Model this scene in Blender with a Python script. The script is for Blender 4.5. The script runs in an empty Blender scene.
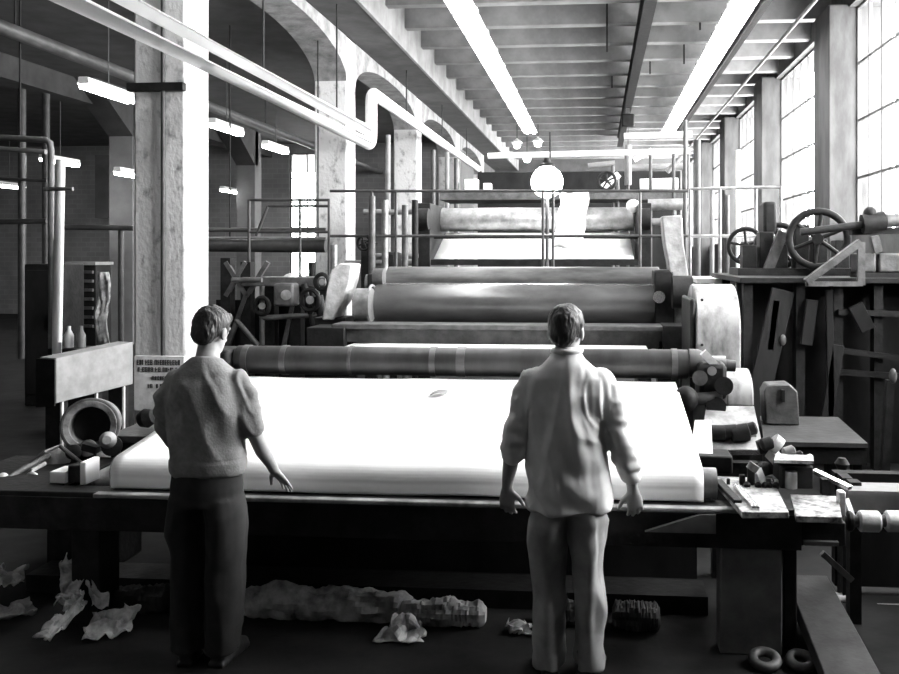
import bpy, bmesh, math, random
from mathutils import Vector, Matrix, noise
random.seed(7)
V = Vector
C = bpy.context.scene.collection
PI = math.pi
CAMZ, F, PSI, CX, CY = 1.96, 900.0, math.radians(5), 518.3, 254.0

def P(px, py, Y):
    """world point seen at a pixel of the photograph at depth plane Y"""
    u, v = (px - CX) / F, (CY - py) / F
    s, c = math.sin(PSI), math.cos(PSI)
    t = Y / (c + u * s)
    return V((t * (-s + u * c), Y, CAMZ + t * v))

# ------------------------------------------------------------------ materials
def mat(name, c1, c2=None, rough=.7, metal=0., scale=6., detail=6., bump=0., bscale=None, stretch=(1, 1, 1), lo=.35, hi=.65, spec=.5):
    m = bpy.data.materials.new(name); m.use_nodes = True
    nt = m.node_tree; N = nt.nodes; L = nt.links
    b = N['Principled BSDF']
    b.inputs['Roughness'].default_value = rough
    b.inputs['Metallic'].default_value = metal
    b.inputs['Specular IOR Level'].default_value = spec
    g = lambda c: (c, c, c, 1)
    if c2 is None:
        b.inputs['Base Color'].default_value = g(c1)
    if c2 is not None or bump:
        tc = N.new('ShaderNodeTexCoord'); mp = N.new('ShaderNodeMapping')
        mp.inputs['Scale'].default_value = stretch
        L.new(tc.outputs['Object'], mp.inputs['Vector'])
    if c2 is not None:
        n = N.new('ShaderNodeTexNoise'); n.inputs['Scale'].default_value = scale; n.inputs['Detail'].default_value = detail
        n.inputs['Roughness'].default_value = .62
        L.new(mp.outputs['Vector'], n.inputs['Vector'])
        r = N.new('ShaderNodeValToRGB')
        r.color_ramp.elements[0].position = lo; r.color_ramp.elements[0].color = g(c1)
        r.color_ramp.elements[1].position = hi; r.color_ramp.elements[1].color = g(c2)
        L.new(n.outputs['Fac'], r.inputs['Fac']); L.new(r.outputs['Color'], b.inputs['Base Color'])
    if bump:
        n2 = N.new('ShaderNodeTexNoise'); n2.inputs['Scale'].default_value = bscale or scale * 3; n2.inputs['Detail'].default_value = 4
        L.new(mp.outputs['Vector'], n2.inputs['Vector'])
        bp = N.new('ShaderNodeBump'); bp.inputs['Strength'].default_value = bump; bp.inputs['Distance'].default_value = .02
        L.new(n2.outputs['Fac'], bp.inputs['Height']); L.new(bp.outputs['Normal'], b.inputs['Normal'])
    return m

def emit(name, s):
    m = bpy.data.materials.new(name); m.use_nodes = True
    nt = m.node_tree; nt.nodes.clear()
    e = nt.nodes.new('ShaderNodeEmission'); e.inputs['Strength'].default_value = s
    o = nt.nodes.new('ShaderNodeOutputMaterial'); nt.links.new(e.outputs[0], o.inputs[0])
    return m

def pane_mat():
    m = bpy.data.materials.new('window glass'); m.use_nodes = True
    nt = m.node_tree; nt.nodes.clear()
    t = nt.nodes.new('ShaderNodeBsdfTransparent'); t.inputs[0].default_value = (.93, .93, .93, 1)
    g = nt.nodes.new('ShaderNodeBsdfGlossy'); g.inputs['Roughness'].default_value = .05
    mx = nt.nodes.new('ShaderNodeMixShader'); mx.inputs[0].default_value = .06
    o = nt.nodes.new('ShaderNodeOutputMaterial')
    nt.links.new(t.outputs[0], mx.inputs[1]); nt.links.new(g.outputs[0], mx.inputs[2]); nt.links.new(mx.outputs[0], o.inputs[0])
    return m

def brick_mat(name, a, b, mortar):
    m = bpy.data.materials.new(name); m.use_nodes = True
    nt = m.node_tree; N = nt.nodes; L = nt.links
    tc = N.new('ShaderNodeTexCoord'); mp = N.new('ShaderNodeMapping'); mp.inputs['Rotation'].default_value = (PI / 2, 0, 0)
    bt = N.new('ShaderNodeTexBrick'); bt.inputs['Scale'].default_value = 1.6
    bt.inputs['Color1'].default_value = (a, a, a, 1); bt.inputs['Color2'].default_value = (b, b, b, 1); bt.inputs['Mortar'].default_value = (mortar,) * 3 + (1,)
    n = N.new('ShaderNodeTexNoise'); n.inputs['Scale'].default_value = 1.1; n.inputs['Detail'].default_value = 6
    mx = N.new('ShaderNodeMix'); mx.data_type = 'RGBA'; mx.blend_type = 'MULTIPLY'; mx.inputs[0].default_value = .7
    L.new(tc.outputs['Object'], mp.inputs[0]); L.new(mp.outputs[0], bt.inputs['Vector']); L.new(tc.outputs['Object'], n.inputs['Vector'])
    L.new(bt.outputs['Color'], mx.inputs['A']); L.new(n.outputs['Fac'], mx.inputs['B'])
    bs = N['Principled BSDF']; bs.inputs['Roughness'].default_value = .9
    L.new(mx.outputs['Result'], bs.inputs['Base Color'])
    return m

M = {}
M['floor'] = mat('oily concrete floor', .006, .022, rough=.75, scale=1.5, bump=.3, spec=.15)
M['concrete'] = mat('aged concrete', .09, .24, rough=.9, scale=3.5, bump=.4, bscale=20, lo=.3, hi=.6)
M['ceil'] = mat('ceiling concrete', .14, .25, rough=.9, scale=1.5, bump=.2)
M['soffit'] = mat('dark ceiling concrete', .03, .06, rough=.95, scale=2)  # dark grey for the hall ceiling, long girder and hall beams
M['colpaint'] = mat('flaking column paint', .20, .56, rough=.85, scale=7, bump=.5, bscale=22, stretch=(1, 1, .7), lo=.30, hi=.46)
M['plaster'] = mat('hall plaster', .09, .18, rough=.9, scale=.8)
M['brick'] = brick_mat('hall brick', .28, .24, .31)
M['darkwall'] = mat('end wall paint', .05, .1, rough=.9, scale=1.2)
M['rwall'] = mat('window wall plaster', .05, .10, rough=.9, scale=2)
M['pier'] = mat('dark grey pier', .035, .08, rough=.9, scale=3, stretch=(1, 1, .3))  # dark grey, mottled in tall streaks
M['worncast'] = mat('worn oily casting', .03, .22, rough=.6, scale=8, bump=.4, lo=.35, hi=.6)
M['iron'] = mat('black cast iron', .006, .018, rough=.6, scale=9, bump=.2, spec=.22)
M['pedpaint'] = mat('grey pedestal paint', .07, .15, rough=.7, scale=4)
M['castgrey'] = mat('dull casting', .16, .38, rough=.6, scale=7, bump=.3)
M['oilyplate'] = mat('oil stained plate', .05, .5, rough=.5, scale=16, bump=.3, lo=.36, hi=.6)
M['greyiron'] = mat('grey cast iron', .035, .10, rough=.5, scale=8, bump=.25)
M['oldsteel'] = mat('dull steel', .16, .34, rough=.42, metal=.6, scale=7)
M['steel'] = mat('polished steel roll', .09, .15, rough=.27, metal=.45, scale=5, stretch=(.4, 1, 1))
M['rollsteel'] = mat('worn roll steel', .08, .15, rough=.45, metal=.6, scale=6, stretch=(.5, 2, 2))
M['chrome'] = mat('bright steel', .62, rough=.25, metal=1.)
M['rubber'] = mat('dark rubber roll', .016, .05, rough=.45, scale=4, stretch=(1.2, .4, .4))
M['paper'] = mat('white paper web', .9, rough=.75)
M['scrap'] = mat('dirty scrap paper', .11, .62, rough=.9, scale=9, lo=.3, hi=.65)
M['guard'] = mat('pale sheet metal guard', .11, .36, rough=.5, scale=4.5, stretch=(1, 1, .5), lo=.38, hi=.58)
M['panelgrey'] = mat('grey painted board', .17, .24, rough=.7, scale=9)
M['castlight'] = mat('bare light casting', .38, .66, rough=.5, scale=9, bump=.3)
M['whitepipe'] = mat('white lagged pipe', .93, rough=.6)
M['greypipe'] = mat('grey pipe', .14, .22, rough=.6, scale=5)
M['darkpipe'] = mat('dark pipe', .025, .06, rough=.5, scale=5)
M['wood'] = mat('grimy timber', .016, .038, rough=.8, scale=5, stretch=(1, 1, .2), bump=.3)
M['shadewood'] = mat('shade-dark timber', .010, .024, rough=.85, scale=5, stretch=(1, 1, .2), spec=.2)  # darker copy of the timber, backlit shade put into its colour
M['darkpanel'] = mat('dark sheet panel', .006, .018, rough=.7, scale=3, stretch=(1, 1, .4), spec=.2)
M['enamel'] = mat('white enamel', .8, rough=.4)
M['frame'] = mat('window frame paint', .07, rough=.6)
M['sign'] = mat('notice board paint', .5, .72, rough=.7, scale=12)
M['ink'] = mat('notice lettering', .03, rough=.7)
M['tube'] = emit('fluorescent tube', 19)
M['halltube'] = emit('hall fluorescent tube', 26)
M['bulb'] = emit('bright lamp bulb', 40)
M['smallbulb'] = emit('small lamp bulb', 14)
M['pane'] = pane_mat()
M['skin'] = mat('skin', .26, .33, rough=.55, scale=12)
M['hair'] = mat('dark hair', .006, .015, rough=.5, scale=40, stretch=(1, 1, .3), bump=.5, bscale=60)
M['greyhair'] = mat('greying hair', .012, .05, rough=.5, scale=40, stretch=(1, 1, .3), bump=.5, bscale=60)
M['jumper'] = mat('grey knit jumper', .19, .25, rough=.95, scale=30, bump=.15, bscale=90)
M['shirt'] = mat('pale work shirt', .56, .72, rough=.85, scale=6)
M['darktrouser'] = mat('dark wool trousers', .010, .02, rough=.9, scale=10)
M['trouser'] = mat('faded work trousers', .22, .36, rough=.9, scale=6)
M['shoe'] = mat('dark leather shoe', .012, .03, rough=.5, scale=10)

# ------------------------------------------------------------------ geometry helpers
def frame_of(d, hint=V((0, 0, 1))):
    d = d.normalized()
    if abs(d.dot(hint)) > .98: hint = V((0, 1, 0)) if abs(d.y) < .9 else V((1, 0, 0))
    s = d.cross(hint).normalized(); u = s.cross(d).normalized()
    return d, s, u

class MB:
    def __init__(s): s.bm = bmesh.new()
    def hexa(s, p):
        v = [s.bm.verts.new(q) for q in p]
        for f in ((0, 3, 2, 1), (4, 5, 6, 7), (0, 1, 5, 4), (1, 2, 6, 5), (2, 3, 7, 6), (3, 0, 4, 7)):
            s.bm.faces.new([v[i] for i in f])
        return s
    def box(s, x0, x1, y0, y1, z0, z1):
        return s.hexa([V(q) for q in ((x0, y0, z0), (x1, y0, z0), (x1, y1, z0), (x0, y1, z0), (x0, y0, z1), (x1, y0, z1), (x1, y1, z1), (x0, y1, z1))])
    def beam(s, a, b, w, h, hint=V((0, 0, 1))):
        a, b = V(a), V(b); d, sd, u = frame_of(b - a, hint)
        q = lambda p, i, j: p + sd * i * w / 2 + u * j * h / 2
        return s.hexa([q(a, -1, -1), q(a, 1, -1), q(b, 1, -1), q(b, -1, -1), q(a, -1, 1), q(a, 1, 1), q(b, 1, 1), q(b, -1, 1)])
    def lathe(s, prof, o, axis, n=28):
        """prof: (distance along axis, radius) pairs"""
        o = V(o); d, a, b = frame_of(V(axis)); rings = []
        for t, r in prof:
            if r < 1e-5: rings.append([s.bm.verts.new(o + d * t)])
            else: rings.append([s.bm.verts.new(o + d * t + (a * math.cos(2 * PI * k / n) + b * math.sin(2 * PI * k / n)) * r) for k in range(n)])
        for r0, r1 in zip(rings, rings[1:]):
            for k in range(n):
                q = [r0[k % len(r0)], r0[(k + 1) % len(r0)], r1[(k + 1) % len(r1)], r1[k % len(r1)]]
                q = list(dict.fromkeys(q))
                if len(q) > 2: s.bm.faces.new(q)
        for r in (rings[0], rings[-1]):
            if len(r) > 2: s.bm.faces.new(r)
        return s
    def cyl(s, a, b, r, r2=None, n=24):
        a, b = V(a), V(b); l = (b - a).length
        return s.lathe([(0, r), (l, r if r2 is None else r2)], a, b - a, n)
    def tube(s, pts, r, n=12):
        pts = [V(p) for p in pts]; rings = []; prev = None
        for i, p in enumerate(pts):
            t = (pts[min(i + 1, len(pts) - 1)] - pts[max(i - 1, 0)]).normalized()
            if prev is None: _, a, b = frame_of(t)
            else: a = (prev - t * prev.dot(t)).normalized(); b = t.cross(a)
            prev = a
            rr = r[i] if isinstance(r, (list, tuple)) else r
            rings.append([s.bm.verts.new(p + (a * math.cos(2 * PI * k / n) + b * math.sin(2 * PI * k / n)) * rr) for k in range(n)])
        for r0, r1 in zip(rings, rings[1:]):
            for k in range(n): s.bm.faces.new((r0[k], r0[(k + 1) % n], r1[(k + 1) % n], r1[k]))
        s.bm.faces.new(rings[0]); s.bm.faces.new(rings[-1])
        return s
    def torus(s, c, axis, R, r, n=36, m=10):
        c = V(c); d, a, b = frame_of(V(axis)); rings = []
        for i in range(n):
            e = a * math.cos(2 * PI * i / n) + b * math.sin(2 * PI * i / n)
            rings.append([s.bm.verts.new(c + e * (R + r * math.cos(2 * PI * k / m)) + d * r * math.sin(2 * PI * k / m)) for k in range(m)])
        for i in range(n):
            r0, r1 = rings[i], rings[(i + 1) % n]
            for k in range(m): s.bm.faces.new((r0[k], r0[(k + 1) % m], r1[(k + 1) % m], r1[k]))
        return s
    def prism(s, pts, ext):
        ext = V(ext); a = [s.bm.verts.new(V(p)) for p in pts]; b = [s.bm.verts.new(V(p) + ext) for p in pts]; n = len(a)
        s.bm.faces.new(a); s.bm.faces.new(b)
        for i in range(n): s.bm.faces.new((a[i], a[(i + 1) % n], b[(i + 1) % n], b[i]))
        return s
    def ball(s, c, rx, ry=None, rz=None, n=20, m=12):
        c = V(c); ry = ry or rx; rz = rz or rx; rings = []
        for j in range(m + 1):
            th = PI * j / m; z = math.cos(th); q = math.sin(th)
            if j in (0, m): rings.append([s.bm.verts.new(c + V((0, 0, z * rz)))])
            else: rings.append([s.bm.verts.new(c + V((q * rx * math.cos(2 * PI * k / n), q * ry * math.sin(2 * PI * k / n), z * rz))) for k in range(n)])
        for r0, r1 in zip(rings, rings[1:]):
            for k in range(n):
                q = list(dict.fromkeys([r0[k % len(r0)], r0[(k + 1) % len(r0)], r1[(k + 1) % len(r1)], r1[k % len(r1)]]))
                if len(q) > 2: s.bm.faces.new(q)
        return s
    def loft(s, rings, n=22, side=V((1, 0, 0))):
        """rings: (centre, half width along side, half depth)"""
        out = []
        for i, (c, rx, ry) in enumerate(rings):
            t = (V(rings[min(i + 1, len(rings) - 1)][0]) - V(rings[max(i - 1, 0)][0])).normalized()
            a = (side - t * side.dot(t)).normalized(); b = t.cross(a)
            out.append([s.bm.verts.new(V(c) + a * rx * math.cos(2 * PI * k / n) + b * ry * math.sin(2 * PI * k / n)) for k in range(n)])
        for r0, r1 in zip(out, out[1:]):
            for k in range(n): s.bm.faces.new((r0[k], r0[(k + 1) % n], r1[(k + 1) % n], r1[k]))
        s.bm.faces.new(out[0]); s.bm.faces.new(out[-1])
        return s
    def grid(s, fn, nu, nv):
        v = [[s.bm.verts.new(fn(i / nu, j / nv)) for j in range(nv + 1)] for i in range(nu + 1)]
        for i in range(nu):
            for j in range(nv): s.bm.faces.new((v[i][j], v[i + 1][j], v[i + 1][j + 1], v[i][j + 1]))
        return s
    def build(s, name, m, parent=None, bevel=0., angle=38, at=None, thick=0.):
        bm = s.bm
        bmesh.ops.recalc_face_normals(bm, faces=bm.faces)
        if parent is not None:
            o0 = parent.location.copy(); q = parent
            while q.parent: q = q.parent; o0 += q.location
        elif at is not None: o0 = V(at)
        else:
            lo = V([min(v.co[i] for v in bm.verts) for i in range(3)]); hi = V([max(v.co[i] for v in bm.verts) for i in range(3)])
            o0 = V(((lo.x + hi.x) / 2, (lo.y + hi.y) / 2, lo.z))
        for v in bm.verts: v.co -= o0
        me = bpy.data.meshes.new(name); bm.to_mesh(me); bm.free()
        for p in me.polygons: p.use_smooth = True
        me.set_sharp_from_angle(angle=math.radians(angle))
        me.materials.append(M[m] if isinstance(m, str) else m)
        o = bpy.data.objects.new(name, me); C.objects.link(o)
        if parent is not None: o.parent = parent
        else: o.location = o0
        if bevel:
            b = o.modifiers.new('bevel', 'BEVEL'); b.width = bevel; b.segments = 2; b.limit_method = 'ANGLE'; b.angle_limit = math.radians(40)
        if thick:
            b = o.modifiers.new('solid', 'SOLIDIFY'); b.thickness = thick
        return o

def tag(o, label, cat, group=None, kind=None):
    o['label'] = label; o['category'] = cat
    if group: o['group'] = group
    if kind: o['kind'] = kind
    return o
def thing(name, loc, label, cat, group=None):
    o = bpy.data.objects.new(name, None); o.empty_display_size = .1; C.objects.link(o); o.location = V(loc)
    return tag(o, label, cat, group)
def struct(o, label=None):
    o['kind'] = 'structure'
    if label: o['label'] = label
    return o
def dup(root, loc, label, rz=None):
    r = root.copy(); C.objects.link(r); r.location = V(loc); r['label'] = label
    if rz is not None: r.rotation_euler = (0, 0, rz)
    for ch in list(root.children):
        c = ch.copy(); C.objects.link(c); c.parent = r
        for g in list(ch.children):
            d = g.copy(); C.objects.link(d); d.parent = c
    return r
ORD = 'first second third fourth fifth sixth seventh eighth ninth tenth eleventh twelfth thirteenth fourteenth fifteenth'.split()

# ------------------------------------------------------------------ the hall
COLY = [8.5, 14.2, 19.9, 25.6, 31.3]
WX0, WX1 = 3.55, 4.05
struct(MB().box(-22, 4.5, -5, 38, -.2, 0).build('floor', 'floor'), 'dark oily concrete floor')
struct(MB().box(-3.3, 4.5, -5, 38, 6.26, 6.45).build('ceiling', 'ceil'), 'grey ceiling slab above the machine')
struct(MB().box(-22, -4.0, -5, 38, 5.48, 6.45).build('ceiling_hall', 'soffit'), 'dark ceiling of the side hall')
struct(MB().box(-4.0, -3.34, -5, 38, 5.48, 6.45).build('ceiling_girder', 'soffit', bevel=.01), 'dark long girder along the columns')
struct(MB().box(-3.34, -3.29, -5, 37.8, 5.47, 6.26).build('lit_side_1', 'ceil'), 'lit side of the long girder, coloured paler')  # paler facing stands in for the light on the girder's side
k = 0
y = 8.1
while y < 37:
    struct(MB().box(-3.3, 3.86, y, y + .22, 5.84, 6.28).build('ceiling_joist', 'ceil', bevel=.01), 'concrete joist across the ceiling'); y += 1.425
struct(MB().box(3.85, 4.5, -5, 38, 5.75, 6.45).build('wall_right_lintel', 'pier'), 'beam over the windows')
struct(MB().box(WX0 + .3, 4.5, -5, 38, 0, 2.25).build('wall_right', 'rwall'), 'wall under the windows')
for yy in [-2.9, 2.8] + COLY:
    struct(MB().box(WX0, 4.5, yy, yy + .95, 0, 5.8).build('wall_right_pier', 'pier', bevel=.02), 'dark pier between tall windows')
struct(MB().box(-4.3, 4.5, 37.8, 38, 0, 6.4).build('wall_end', 'darkwall'), 'far end wall behind the machine')
struct(MB().box(-4.6, -4.3, 28.2, 38, 0, 5.5).build('wall_left_end', 'darkwall'))
struct(MB().box(-22, 4.5, -5.2, -5, 0, 6.4).build('wall_near', 'darkwall'))
struct(MB().box(-22.2, -22, -5, 38, 0, 5.5).build('wall_left', 'brick'))
# back wall of the side hall with an opening for its window
a, b = P(289, 200, 28).x, P(323, 200, 28).x
zt, zb = P(300, 153, 28).z, P(300, 277, 28).z
wb = MB(); wb.box(-22, a, 28, 28.3, 0, 5.5).box(b, -4.3, 28, 28.3, 0, 5.5).box(a, b, 28, 28.3, 0, zb).box(a, b, 28, 28.3, zt, 5.5)
struct(wb.build('wall_hall', 'brick'), 'grey brick wall at the back of the side hall')

# windows
def window(n, x, y0, y1, z0, z1, lab, along='y', sv=.62, sh=.92):
    f = MB()
    L = y1 - y0
    def bx(u0, u1, za, zb_, t=.03):
        if along == 'y': f.box(x - t, x + t, u0, u1, za, zb_)
        else: f.box(u0, u1, x - t, x + t, za, zb_)
    nv = max(1, round(L / sv)); nh = max(1, round((z1 - z0) / sh))
    for i in range(nv + 1):
        u = y0 + L * i / nv; w = .04 if i in (0, nv) else (.020 if i % 3 == 0 else .011); bx(u - w, u + w, z0, z1)
    for j in range(nh + 1):
        z = z0 + (z1 - z0) * j / nh; w = .04 if j in (0, nh) else .019; bx(y0, y1, z - w, z + w, .024)
    root = f.build(f'window_{n}', 'frame'); root['kind'] = 'structure'; root['label'] = lab
    p = MB()
    if along == 'y': p.box(x - .003, x + .003, y0, y1, z0, z1)
    else: p.box(y0, y1, x - .003, x + .003, z0, z1)
    p.build('pane', 'pane', root)
edges = [2.8] + COLY
struct(MB().box(WX0 + .3, 4.5, -5, 2.8, 2.25, 5.8).build('wall_right_blocker', 'rwall'), 'unseen wall beside the camera, made solid to darken the foreground')  # unseen stretch closed with solid wall to cut light on the foreground
labs = ['tall factory window nearest in view', 'tall factory window right of the nearest', 'tall factory window between the first and second piers', 'tall factory window between second and third piers', 'tall factory window farthest along the wall']
for i, (p, q) in enumerate(zip(edges, edges[1:])):
    window(i + 1, 4.0, p + .95, q, 2.25, 5.75, labs[i])
window(7, 28.15, a, b, zb, zt, 'bright window in the back wall of the side hall', 'x', .55, .8)

# columns with haunched beams (one per bay) on the left
XI, XO = -4.02, -4.55
def haunch(y0, y1):
    """beam soffit between two columns, curving down at both ends"""
    pts = []
    n = 14; Lh, Dh, zs = 2.3, .55, 5.30
    for i in range(n + 1):
        t = i / n; pts.append((y0 + Lh * (1 - math.cos(t * PI / 2)), zs - Dh * (1 - math.sin(t * PI / 2))))
    for i in range(n + 1):
        t = 1 - i / n; pts.append((y1 - Lh * (1 - math.cos(t * PI / 2)), zs - Dh * (1 - math.sin(t * PI / 2))))
    poly = [V((XO, yy, zz)) for yy, zz in pts] + [V((XO, y1, 5.47)), V((XO, y0, 5.47))]
    m = MB(); m.prism(poly, (XI - XO, 0, 0)); return m
for yy in [-2.9, 2.8] + COLY:
    if yy < 8: struct(MB().box(XO, XI, yy, yy + .5, 0, 5.47).build('concrete_column', 'colpaint', bevel=.02), 'concrete column'); continue
    labc = 'square flaking concrete column nearest, with a notice on it' if yy == 8.5 else 'square concrete column further down the line'
    struct(MB().box(XO, XI, yy, yy + .55, 0, 5.47).build('concrete_column', 'colpaint', bevel=.025), labc)
cl = [2.8] + COLY
for p, q in zip(cl, cl[1:]):
    struct(haunch(p + .55, q).build('column_beam', 'concrete', angle=30), 'arched concrete beam between columns')
# second column line in the side hall
for yy in (12.2, 18.6, 25):
    x1 = -9.75 if yy != 18.6 else P(133, 200, 18.6).x
    struct(MB().box(x1 - .55, x1, yy, yy + .5, 0, 5.5).build('hall_column', 'plaster', bevel=.02), 'plain column in the side hall')
    struct(MB().prism([(x1 - .55, yy + .25, 5.5), (x1 - .55, yy - 1.6, 5.5), (x1 - .55, yy, 4.5), (x1 - .55, yy + .25, 4.5)], (.55, 0, 0)).build('hall_beam', 'soffit'), 'dark bracket of a hall beam')
struct(MB().box(-10.9, -10.35, 9, 28, 5.05, 5.5).build('hall_beam', 'soffit'), 'dark hall beam')

# details on the nearest column
cx = P(165, 200, 8.5).x
t = tag(MB().cyl((cx, 8.46, .9), (cx, 8.46, 5.4), .022, n=12).build('conduit', 'darkpipe'), 'thin dark conduit running up the nearest column face', 'pipe')
zc = P(150, 88, 8.5).z
tag(MB().box(XO - .03, XI + .012, 8.42, 8.5, zc - .04, zc + .04).build('pipe_strap', 'iron', bevel=.006), 'dark iron strap across the nearest column above head height', 'strap')
za, zb2 = P(150, 356, 8.4).z, P(150, 411, 8.4).z
n_ = thing('notice_sign', (P(158, 400, 8.4).x, 8.42, zb2), 'pale notice with dark lettering at the foot of the nearest column', 'sign')
nx0, nx1 = P(134, 380, 8.4).x, P(184, 380, 8.4).x
MB().box(nx0, nx1, 8.40, 8.44, zb2, za).build('board', 'sign', n_, bevel=.004)
ink = MB()
rows = [(.06, .92, .115, .095), (.08, .9, .245, .08), (.36, .70, .40, .07), (.28, .74, .545, .075)]
for u0, u1, v, h in rows:                        # rows of small unreadable letters
    u = u0
    while u < u1 - .03:
        w = random.uniform(.030, .05)
        if random.random() < .12: u += .03; continue
        xx = nx0 + (nx1 - nx0) * u; ww = (nx1 - nx0) * w; zz = za - (za - zb2) * v; hh = (za - zb2) * h
        st = .007
        ink.box(xx, xx + st, 8.395, 8.40, zz - hh / 2, zz + hh / 2)
        r = random.random()
        if r < .7: ink.box(xx + st, xx + ww, 8.395, 8.40, zz + hh / 2 - st, zz + hh / 2)
        if r > .3: ink.box(xx + st, xx + ww, 8.395, 8.40, zz - st / 2, zz + st / 2)
        if .2 < r < .8: ink.box(xx + st, xx + ww, 8.395, 8.40, zz - hh / 2, zz - hh / 2 + st)
        if r < .55: ink.box(xx + ww - st, xx + ww, 8.395, 8.40, zz - hh / 2, zz + hh / 2)
        u += w + .014
ink.build('lettering', 'ink', n_)

# ------------------------------------------------------------------ overhead lamps and pipes
def fixture(loc, label, cat, group, tubem, w=.36, L=1.2, rod=.3, drop=-.005, tr=.032):
    r = thing('fluorescent_fixture', loc, label, cat, group)
    x, y, z = loc
    m = MB(); m.prism([(x - w / 2, y, z - .02), (x - w * .3, y, z + .07), (x + w * .3, y, z + .07), (x + w / 2, y, z - .02), (x + w / 2 - .01, y, z - .025), (x + w * .28, y, z + .06), (x - w * .28, y, z + .06), (x - w / 2 + .01, y, z - .025)], (0, L, 0))
    m.box(x - w / 2 + .02, x + w / 2 - .02, y, y + .03, z - .02, z + .065).box(x - w / 2 + .02, x + w / 2 - .02, y + L - .03, y + L, z - .02, z + .065)
    m.build('reflector', 'enamel', r)
    for sx in (-.24 * w, .24 * w): MB().cyl((x + sx, y + .03, z - drop), (x + sx, y + L - .03, z - drop), tr, n=12).build('tube', tubem, r)
    MB().cyl((x, y + L / 2, z + .06), (x, y + L / 2, z + .06 + rod), .008, n=8).build('hanger_rod', 'darkpipe', r)
    return r
ZL = CAMZ + 3.5
proto = None
for nm, x in (('middle', -1.90), ('window-side', 2.02)):
    for i in list(range(11)) + [-1, -2, -3, -4, -5]:
        loc = (x, 11.7 + i * 1.29, ZL); lab = f'white fluorescent ceiling fixture, {ORD[i]} back from the camera in the {nm} row' if i >= 0 else f'white fluorescent ceiling fixture {ORD[-i - 1]} ahead of the top of the view in the {nm} row'
        if proto is None: proto = fixture(loc, lab, 'ceiling light', 'fluorescent fixtures over the machine', 'tube', w=.40, rod=.36, drop=.02, tr=.04)
        else: dup(proto, loc, lab)
hp = None
for px, py, z, lab in ((83, 82, 2.2, 'fluorescent tube light high in the side hall, left of the nearest column'), (212, 122, 2.2, 'fluorescent tube light just right of the nearest column, higher one'),
                       (265, 143.5, 2.2, 'fluorescent tube light above the bright hall window'), (42, 157, 1.9, 'bright hall tube light behind the white standpipe'),
                       (117, 170.5, 1.55, 'short tube light left against the nearest column at mid height'), (222, 188.5, 1.85, 'hall tube light right of the nearest column, lower one'), (-6, 183, 1.8, 'dim hall tube light cut by the left edge')):
    u = (px - 597) / (254 - py)
    X = u * z; dz = F * z / (254 - py)
    Yd = (dz + X * math.sin(PSI)) / math.cos(PSI)
    q = P(px, py, Yd)
    if hp is None: hp = fixture(tuple(q), lab, 'ceiling light', 'tube lights in the side hall', 'halltube', w=.17, rod=1.2, drop=.05, tr=.034)
    else: dup(hp, q, lab)
# lagged white twin pipes along the columns
XP = -3.64
def arc(c, r, a0, a1, n, u, v): return [V(c) + (V(u) * math.cos(a0 + (a1 - a0) * i / n) + V(v) * math.sin(a0 + (a1 - a0) * i / n)) * r for i in range(n + 1)]
zl = CAMZ + 1.76; yE = 14.3; zu = zl + .86
pts = [V((XP, 2.2, zl))] + arc((XP, yE - .18, zl + .18), .18, -PI / 2, 0, 8, (0, 1, 0), (0, 0, 1)) + arc((XP, yE + .18, zu - .18), .18, PI, PI / 2, 8, (0, 1, 0), (0, 0, 1)) + [V((XP, 27.5, zu))]
tag(MB().tube(pts, .094, 16).build('steam_pipe', 'whitepipe', angle=60), 'white lagged steam pipe that steps up at an elbow in front of the column', 'pipe')
pts = [V((XP - .01, 2.2, zl + .215)), V((XP - .01, yE - .28, zl + .215))]
tag(MB().tube(pts, .088, 16).build('lagged_pipe', 'whitepipe', angle=60), 'straight white pipe running just above the stepped steam pipe', 'pipe')
tag(MB().cyl((-6.8, 5, CAMZ + 2.6), (-6.8, 27.9, CAMZ + 2.6), .085).build('overhead_pipe', 'darkpipe'), 'fuzzy grey pipe under the side hall ceiling', 'pipe')
tag(MB().cyl((3.0, 9, CAMZ + 3.5), (3.0, 30, CAMZ + 3.5), .03, n=12).build('ceiling_conduit', 'greypipe'), 'thin pale conduit along the ceiling near the windows', 'pipe')
r_ = MB(); x0 = 2.29; r_.box(x0, x0 + .1, 10, 27, ZL - .04, ZL + .10)
tag(r_.build('cable_tray', 'iron'), 'dark cable tray beside the window-side row of lamps', 'tray')
mr = MB(); mr.box(.66, .84, 8, 30, 5.50, 5.53).box(.735, .765, 8, 30, 5.53, 5.80).box(.66, .84, 8, 30, 5.80, 5.84)
mr.build('monorail', 'iron'); tag(bpy.data.objects['monorail'], 'dark hoist rail along the middle of the ceiling', 'rail')
h = thing('hanging_hoist', P(633, 112, 22), 'small dark hoist hanging from the ceiling rail', 'hoist')
q = P(636, 108, 22)
MB().box(.6, .9, 21.9, 22.15, 5.05, 5.35).build('body', 'iron', h, bevel=.03)
MB().box(.7, .8, 21.95, 22.1, 5.35, 5.52).build('trolley', 'greyiron', h)
MB().tube([(.75, 22, 5.05), (.75, 22, 4.6)], .012, 8).build('chain', 'greyiron', h)
# small far lamps
for px, py, Yd, lab in ((517, 145, 27, 'small round lamp, left of the pair at the far end'), (538, 143.5, 27, 'small round lamp, right of the pair at the far end'), (527, 159, 27, 'faint round lamp below the far pair')):
    q = P(px, py, Yd); r = thing('pendant_lamp', q, lab, 'lamp', 'small far lamps')
    MB().ball(q, .11).build('bulb', 'smallbulb', r)
    MB().lathe([(.06, .17), (.14, .10), (.18, .03), (.20, .03)], q, (0, 0, 1), 20).build('shade', 'enamel', r)
    MB().cyl(q + V((0, 0, .2)), V((q.x, q.y, 6.26)), .01, n=6).build('cord', 'iron', r)
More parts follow.
